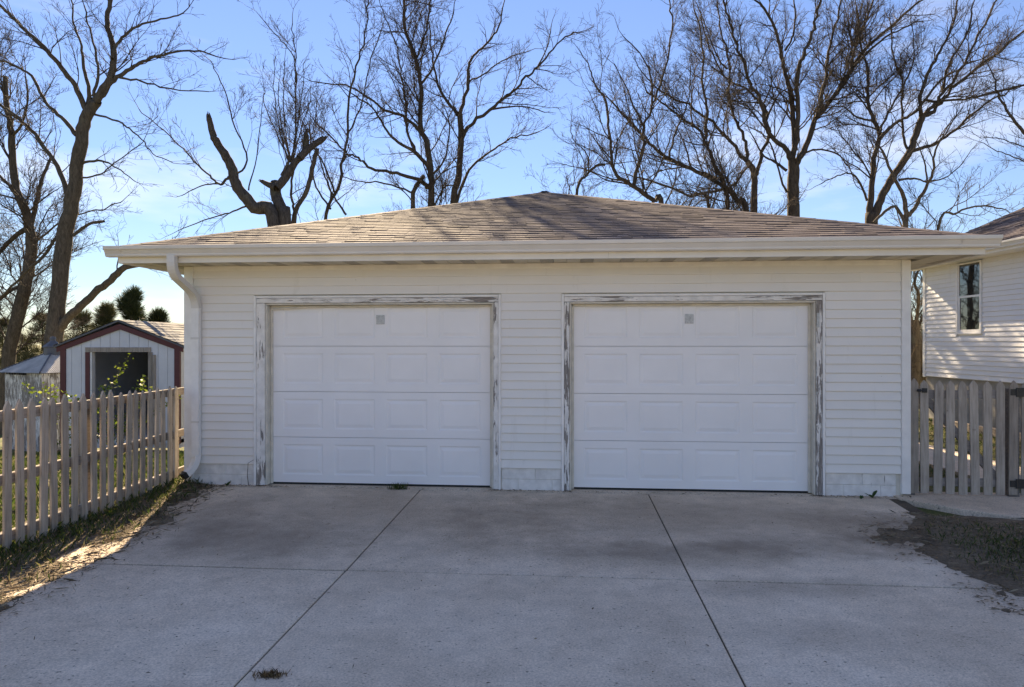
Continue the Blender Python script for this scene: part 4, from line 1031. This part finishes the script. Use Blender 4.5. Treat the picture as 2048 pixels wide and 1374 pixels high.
    T.limb(Z4((1900, 1000), (1720, 880), (1637, 790), (1530, 650), (1480, 560), (1450, 440)), 12, 3, 0, .8)
    T.limb(Z4((1900, 560), (1637, 510), (1500, 545), (1400, 570)), 6, 3)
    T.limb(Z4((1900, 1050), (1640, 960), (1500, 910), (1380, 850)), 4, 1.5)
    T.limb(Z4((1900, 980), (1640, 880), (1500, 830), (1370, 820)), 4, 1.5)
    T.limb(Z4((2050, 1500), (1960, 1200), (1900, 1000), (1900, 560), (1850, 200)), 22, 8, 0, .6, base=True)
    T.finish('bare_tree', 'bare tree overhanging the white house roof with drooping twigs')
    # tree seen through the gap beside the house
    T = Tree(19.0, 15, 'bark_l', 1.2, twig='twig_tan')
    T.limb([(1826, 800), (1830, 740), (1832, 680), (1828, 640)], 30, 20, 0, 0, base=True, tipgrow=False)
    T.limb([(1829, 660), (1838, 600), (1830, 560), (1842, 530), (1846, 500)], 9, 4, 0, 1.6, maxL=1.2)
    T.limb([(1829, 660), (1815, 600), (1822, 540)], 8, 4, 0, 1.6, maxL=1.2)
    for k in range(26):
        a = rnd.uniform(0, 6.28); T.grow(P(1830 + rnd.uniform(-10, 10), rnd.uniform(640, 780), 19 + rnd.uniform(-.3, .3)), Vector((math.cos(a) * .6, math.sin(a) * .6, rnd.uniform(-.3, .9))).normalized(), rnd.uniform(.4, 1.0), .010, 2)
    T.finish('vine_tree', 'vine covered tree trunk in the gap between garage and white house')
build_trees()

# ------------------------------------------------------------------ evergreens, brush and shrubs
def conifer(px, top, bot, D, wpx, seed, mat, label, n=1500):
    r = random.Random(seed); b = P(px, bot, D); g_ = terrain(b.x, b.y); zt_ = P(px, top, D).z; k = D / F
    root = empty('conifer', (b.x, b.y, 0)); tag(root, label, 'tree')
    MB().tube([(0, 0, g_ - .1), (0, 0, zt_ - .3)], [.12, .02], 7).build('trunk', M['bark'], root)
    V = []; Fq = []; clumps = []
    H = zt_ - g_
    for i in range(75):
        t = r.random() ** .8; z = g_ + H * (.15 + .85 * t); rr_ = wpx * k * .5 * (1.05 - t) ** .8 * r.uniform(.3, 1.35) * (1 - .3 * (t < .2)); a = r.uniform(0, 6.28)
        clumps.append((rr_ * math.cos(a), rr_ * math.sin(a), z, r.uniform(.10, .34) * (1.15 - .5 * t)))
    clumps.append((0, 0, zt_ - .15, .16))
    for (cx, cy, cz, cr_) in clumps:
        for j in range(int(n * cr_)):
            d = Vector((r.gauss(0, 1), r.gauss(0, 1), r.gauss(0, 1) * .8 + .3)).normalized(); c = Vector((cx, cy, cz)) + d * cr_ * r.random() ** .4; L = r.uniform(.10, .24); w = .009
            s_ = d.cross(Vector((r.gauss(0, 1), r.gauss(0, 1), r.gauss(0, 1)))).normalized() * w; e_ = c + (d + Vector((0, 0, .3))) * L; i0 = len(V)
            V += [c - s_, c + s_, e_ + s_ * .3, e_ - s_ * .3]; Fq.append((i0, i0 + 1, i0 + 2, i0 + 3))
    link('crown', np_mesh('crown', [tuple(v) for v in V], Fq), M[mat], root)
conifer(262, 584, 700, 26, 125, 1, 'needle', 'dark green pine rising just above the shed roof')
conifer(318, 628, 700, 27, 80, 2, 'needle', 'small dark pine at the right shoulder of the taller pine')
conifer(213, 612, 700, 28, 75, 3, 'needle2', 'thin olive evergreen between the shed peak and the dark pine', 900)
conifer(165, 628, 700, 30, 120, 4, 'needle2', 'hazy olive evergreen behind the fork of the tall bare tree', 800)
conifer(85, 635, 700, 32, 130, 5, 'needle2', 'olive evergreen beyond the two big left trunks', 800)
conifer(5, 645, 700, 31, 140, 6, 'needle2', 'olive evergreen beyond the leaning tangled tree', 800)
def brush(name, px, D, wm, h, n, seed, label, mat='twig_tan'):
    T = Tree(D, seed, 'twig', 1.1, twig=mat); r = T.r; c = P(px, 690, D); g_ = terrain(c.x, c.y)
    for i in range(n):
        x = c.x + r.gauss(0, wm * .4); y = D + r.gauss(0, .7); T.grow(Vector((x, y, g_ - .05)), Vector((r.gauss(0, .35), r.gauss(0, .35), 1)).normalized(), h * r.uniform(.5, 1.0), .016, 1)
    V = np.array(T.cv) - np.array([c.x, D, 0]); root = link(name, np_mesh(name, V, T.cf), M[mat], loc=(c.x, D, 0)); tag(root, label, 'shrub')
brush('brush', 20, 24, 1.7, 2.3, 30, 31, 'tan leafless brush behind the tin roofed outbuilding')
brush('brush', 110, 26, 1.5, 2.2, 24, 32, 'tan leafless brush at the foot of the tall forking tree')
brush('brush', 215, 24, 1.5, 2.0, 16, 33, 'thin leafless brush behind the shed roof', 'twig')
brush('brush', 345, 26, 1.2, 2.6, 12, 34, 'thin leafless brush between the shed and the garage', 'twig')
brush('brush', 1834, 22, .8, 3.0, 26, 35, 'tan leafless brush in the gap beside the white house')
brush('brush', 1790, 23, 1.2, 3.2, 20, 36, 'leafless brush hidden mostly behind the garage corner')

def leafy(px, py, D, label, seed, H=1.0, n=230):
    r = random.Random(seed); T = Tree(D, seed, 'twig', .7); c = P(px, 800, D); g_ = terrain(c.x, c.y)
    root = empty('shrub', (c.x, D, 0)); tag(root, label, 'shrub'); V = []; Fq = []
    ends = []
    for i in range(11):
        d = Vector((r.gauss(0, .30), r.gauss(0, .25), 1)).normalized(); p = Vector((r.gauss(0, .12), r.gauss(0, .12), g_ - .03)); L = H * r.uniform(.6, 1.05)
        pts = [p]; dd_ = d
        for j in range(6): dd_ = (dd_ + Vector((r.gauss(0, .14), r.gauss(0, .14), -.02))).normalized(); pts.append(pts[-1] + dd_ * L / 6)
        T.tube(pts, [.008 - .0009 * j for j in range(7)], 4, True)
        for j in range(n // 11):
            t = r.uniform(2.2, 6); i0 = min(5, int(t)); q = pts[i0].lerp(pts[i0 + 1], t - i0) + Vector((r.gauss(0, .05), r.gauss(0, .05), r.gauss(0, .03)))
            a = Vector((r.gauss(0, 1), r.gauss(0, 1), r.gauss(0, .6))).normalized(); b = a.cross(Vector((r.gauss(0, 1), r.gauss(0, 1), r.gauss(0, 1)))).normalized(); L2 = r.uniform(.04, .085); k = len(V)
            V += [q, q + a * L2 * .5 + b * L2 * .35, q + a * L2, q + a * L2 * .5 - b * L2 * .35]; Fq.append((k, k + 1, k + 2, k + 3))
    link('stems', np_mesh('stems', T.cv, T.cf), M['twig_tan'], root); link('leaves', np_mesh('leaves', [tuple(v) for v in V], Fq), M['leaf'], root)
leafy(212, 740, 12.6, 'leafy green shrub growing in front of the shed doorway', 5, 2.05, 800)
leafy(235, 780, 12.2, 'low bramble with few leaves beside the shed doorway shrub', 6, 1.3, 200)
leafy(160, 790, 11.5, 'small yellow green shrub behind the pickets near the shed corner', 7, .95, 160)

# ------------------------------------------------------------------ grass, straw, litter (uncountable)
def scatter(name, n, pos, kind, mat, hz, seed, parent=None):
    rs = np.random.RandomState(seed); X, Y, Zb = pos(rs, n); n = len(X); a = rs.uniform(0, 2 * np.pi, n)
    if kind == 'blade':
        h = rs.uniform(hz[0], hz[1], n) * rs.uniform(.5, 1, n); w = rs.uniform(.0018, .0045, n); lx, ly = rs.normal(0, .45, n) * h, rs.normal(0, .45, n) * h
        V = np.stack([np.stack([X - np.cos(a) * w, Y - np.sin(a) * w, Zb - .01], 1), np.stack([X + np.cos(a) * w, Y + np.sin(a) * w, Zb - .01], 1),
                      np.stack([X + lx * .4 + np.cos(a) * w * .7, Y + ly * .4 + np.sin(a) * w * .7, Zb + h * .6], 1), np.stack([X + lx, Y + ly, Zb + h], 1)], 1)
    else:
        L = rs.uniform(hz[0], hz[1], n); w = L * (.06 if kind == 'straw' else .45) + (.0015 if kind == 'straw' else 0); t = rs.normal(0, .25, n) * L; zz = Zb + rs.uniform(.002, .012, n)
        cx, sx = np.cos(a), np.sin(a)
        V = np.stack([np.stack([X - cx * L / 2, Y - sx * L / 2, zz], 1), np.stack([X - sx * w / 2, Y + cx * w / 2, zz + np.abs(t) * .3 + .002], 1),
                      np.stack([X + cx * L / 2, Y + sx * L / 2, zz + np.abs(t) * .5], 1), np.stack([X + sx * w / 2, Y - cx * w / 2, zz + .003], 1)], 1)
    me = np_mesh(name, V.reshape(-1, 3), np.arange(4 * n).reshape(n, 4)); o = link(name, me, mat, parent); tag(o, kind='stuff'); return o
def bedz(hf):
    def z(X, Y): return np.array([max(-.055, min(.07, hf(x, y)) + mn.fractal(Vector((x * 2.3, y * 2.3, 1.7)), 1, 2, 4) * .022 + .004) for x, y in zip(X, Y)])
    return z
zv, zb_ = bedz(hv), bedz(hb)
def p_verge(rs, n):
    Y = rs.uniform(3.2, 8.3, n); X = -4.35 + np.abs(rs.normal(0, .42, n)); Z = zv(X, Y); k = (Z > .0); return X[k], Y[k], Z[k]
def p_edge(rs, n):
    Y = rs.uniform(3.2, 8.2, n); X = -3.42 - .22 * ((Y - 6.2) / 1.6).clip(0, 1) + rs.normal(0, .16, n); Z = np.maximum(zv(X, Y), .0); return X, Y, Z
def p_bed(rs, n):
    X = rs.uniform(3.0, 6.2, n); Y = rs.uniform(3.4, 6.9, n); Z = zb_(X, Y); k = (Z > -.006) | (rs.random_sample(len(Z)) < np.clip(1 + Z / .03, 0, 1) * .22); return X[k], Y[k], np.maximum(Z[k], 0)
def p_bedgrass(rs, n):
    X = rs.normal(4.3, .5, n); Y = rs.normal(5.4, .45, n); Z = zb_(X, Y); k = Z > .02; return X[k], Y[k], Z[k]
def p_yard(rs, n):
    X = rs.uniform(-9.5, -4.1, n); Y = rs.uniform(4.5, 14.3, n); Z = np.array([terrain(x, y) for x, y in zip(X, Y)]) - .02; return X, Y, Z
def p_right(rs, n):
    X = rs.uniform(4.7, 9.4, n); Y = rs.uniform(8.5, 17, n); k = (X < 5.85) | (X > 7.05); X, Y = X[k], Y[k]; return X, Y, np.array([terrain(x, y) for x, y in zip(X, Y)]) - .02
def p_front(rs, n):   # the line of dirt where the drive meets the garage
    u = rs.uniform(.1, W, n); k = (rs.random_sample(n) < .25) | (u < 1.2) | ((u > 3.7) & (u < 4.7)) | (u > 7.3); u = u[k]; y = -.05 - np.abs(rs.normal(0, .035, len(u)))
    return G0.x + u * GC + y * GS, G0.y - u * GS + y * GC, np.full(len(u), .0)
def p_drive(rs, n):
    X = rs.uniform(-3.2, 3.3, n); Y = rs.uniform(2.6, 7.6, n); return X, Y, np.full(n, .0)
scatter('grass', 9000, p_verge, 'blade', M['grass'], (.02, .085), 1)
scatter('straw_litter', 2600, p_edge, 'straw', M['straw'], (.02, .12), 2)
scatter('leaf_litter', 1100, p_edge, 'leaf', M['litter'], (.012, .04), 3)
scatter('straw_litter', 3800, p_bed, 'straw', M['straw'], (.02, .11), 4)
scatter('leaf_litter', 5200, p_bed, 'leaf', M['litter'], (.012, .045), 5)
scatter('grass', 3000, p_bedgrass, 'blade', M['grass'], (.02, .06), 6)
scatter('grass', 26000, p_yard, 'blade', M['grass'], (.04, .22), 7)
scatter('leaf_litter', 9000, p_yard, 'leaf', M['litter'], (.03, .09), 8)
scatter('grass', 9000, p_right, 'blade', M['grass'], (.03, .12), 9)
scatter('leaf_litter', 6000, p_right, 'leaf', M['litter'], (.03, .08), 10)
scatter('leaf_litter', 900, p_front, 'leaf', M['litter'], (.008, .035), 12)
scatter('straw_litter', 700, p_front, 'straw', M['straw'], (.015, .07), 13)
scatter('leaf_litter', 170, p_drive, 'leaf', M['litter'], (.008, .032), 14)
scatter('straw_litter', 150, p_drive, 'straw', M['straw'], (.015, .06), 15)
# counted small plants
def tuft(px, py, label, n, h, seed, mat='grass', spread=.05):
    D = F * CZ / (py - 687); c = Vector(((px - 1024) / F * D, D, 0)); rs = random.Random(seed); V = []; Fq = []
    for i in range(n):
        a = rs.uniform(0, 6.28); x, y = rs.gauss(0, spread), rs.gauss(0, spread * .4); hh = h * rs.uniform(.4, 1); lx, ly = rs.gauss(0, .4) * hh, rs.gauss(0, .4) * hh; w = .003; k = len(V)
        V += [(x - math.cos(a) * w, y - math.sin(a) * w, 0), (x + math.cos(a) * w, y + math.sin(a) * w, 0), (x + lx * .5, y + ly * .5, hh * .65), (x + lx, y + ly, hh)]; Fq.append((k, k + 1, k + 2, k + 3))
    o = link('grass_tuft', np_mesh('grass_tuft', V, Fq), M[mat], loc=c); tag(o, label, 'grass')
tuft(797, 978, 'green grass tuft sprouting under the overhead door beside the downspout', 150, .085, 1)
tuft(541, 1352, 'small brownish moss clump lying alone on the open concrete', 260, .035, 2, 'litter', .035)
def weed(px, py, label, seed, size=.07):
    D = F * CZ / (py - 687); c = Vector(((px - 1024) / F * D, D, 0)); rs = random.Random(seed); m = MB()
    for i in range(6):
        a = rs.uniform(0, 6.28); el = rs.uniform(.3, 1.1); d = Vector((math.cos(a) * math.cos(el), math.sin(a) * math.cos(el) * .6, math.sin(el))); s_ = d.cross(Vector((0, 0, 1))).normalized(); up = s_.cross(d); L = size * rs.uniform(.7, 1.2)
        pts = [Vector((0, 0, 0)), d * L * .45 + s_ * L * .22 + up * .005, d * L * .8 + s_ * L * .24, d * L * 1.1 + up * -.01, d * L * .8 - s_ * L * .24, d * L * .45 - s_ * L * .22 + up * .005]
        m.add(pts, [(0, 1, 2, 3), (0, 3, 4, 5)])
    o = m.build('weed', M['weed'], loc=c); tag(o, label, 'weed')
weed(455, 972, 'broad leaved weed at the foundation beside the downspout', 1)
weed(1745, 996, 'broad leaved weed at the foundation near the gate', 2, .09)
weed(1722, 998, 'tiny weed next to the broad leaved weed near the gate', 3, .045)
dw_ = MB().tube([GW(.80, -.03, .0), GW(.79, -.04, .12), GW(.80, -.04, .27), GW(.87, -.04, .31)], [.004, .004, .003, .002], 5).build('dry_stem', M['twig']); tag(dw_, 'single dry bent stem standing against the foundation left of the door trim', 'stem')
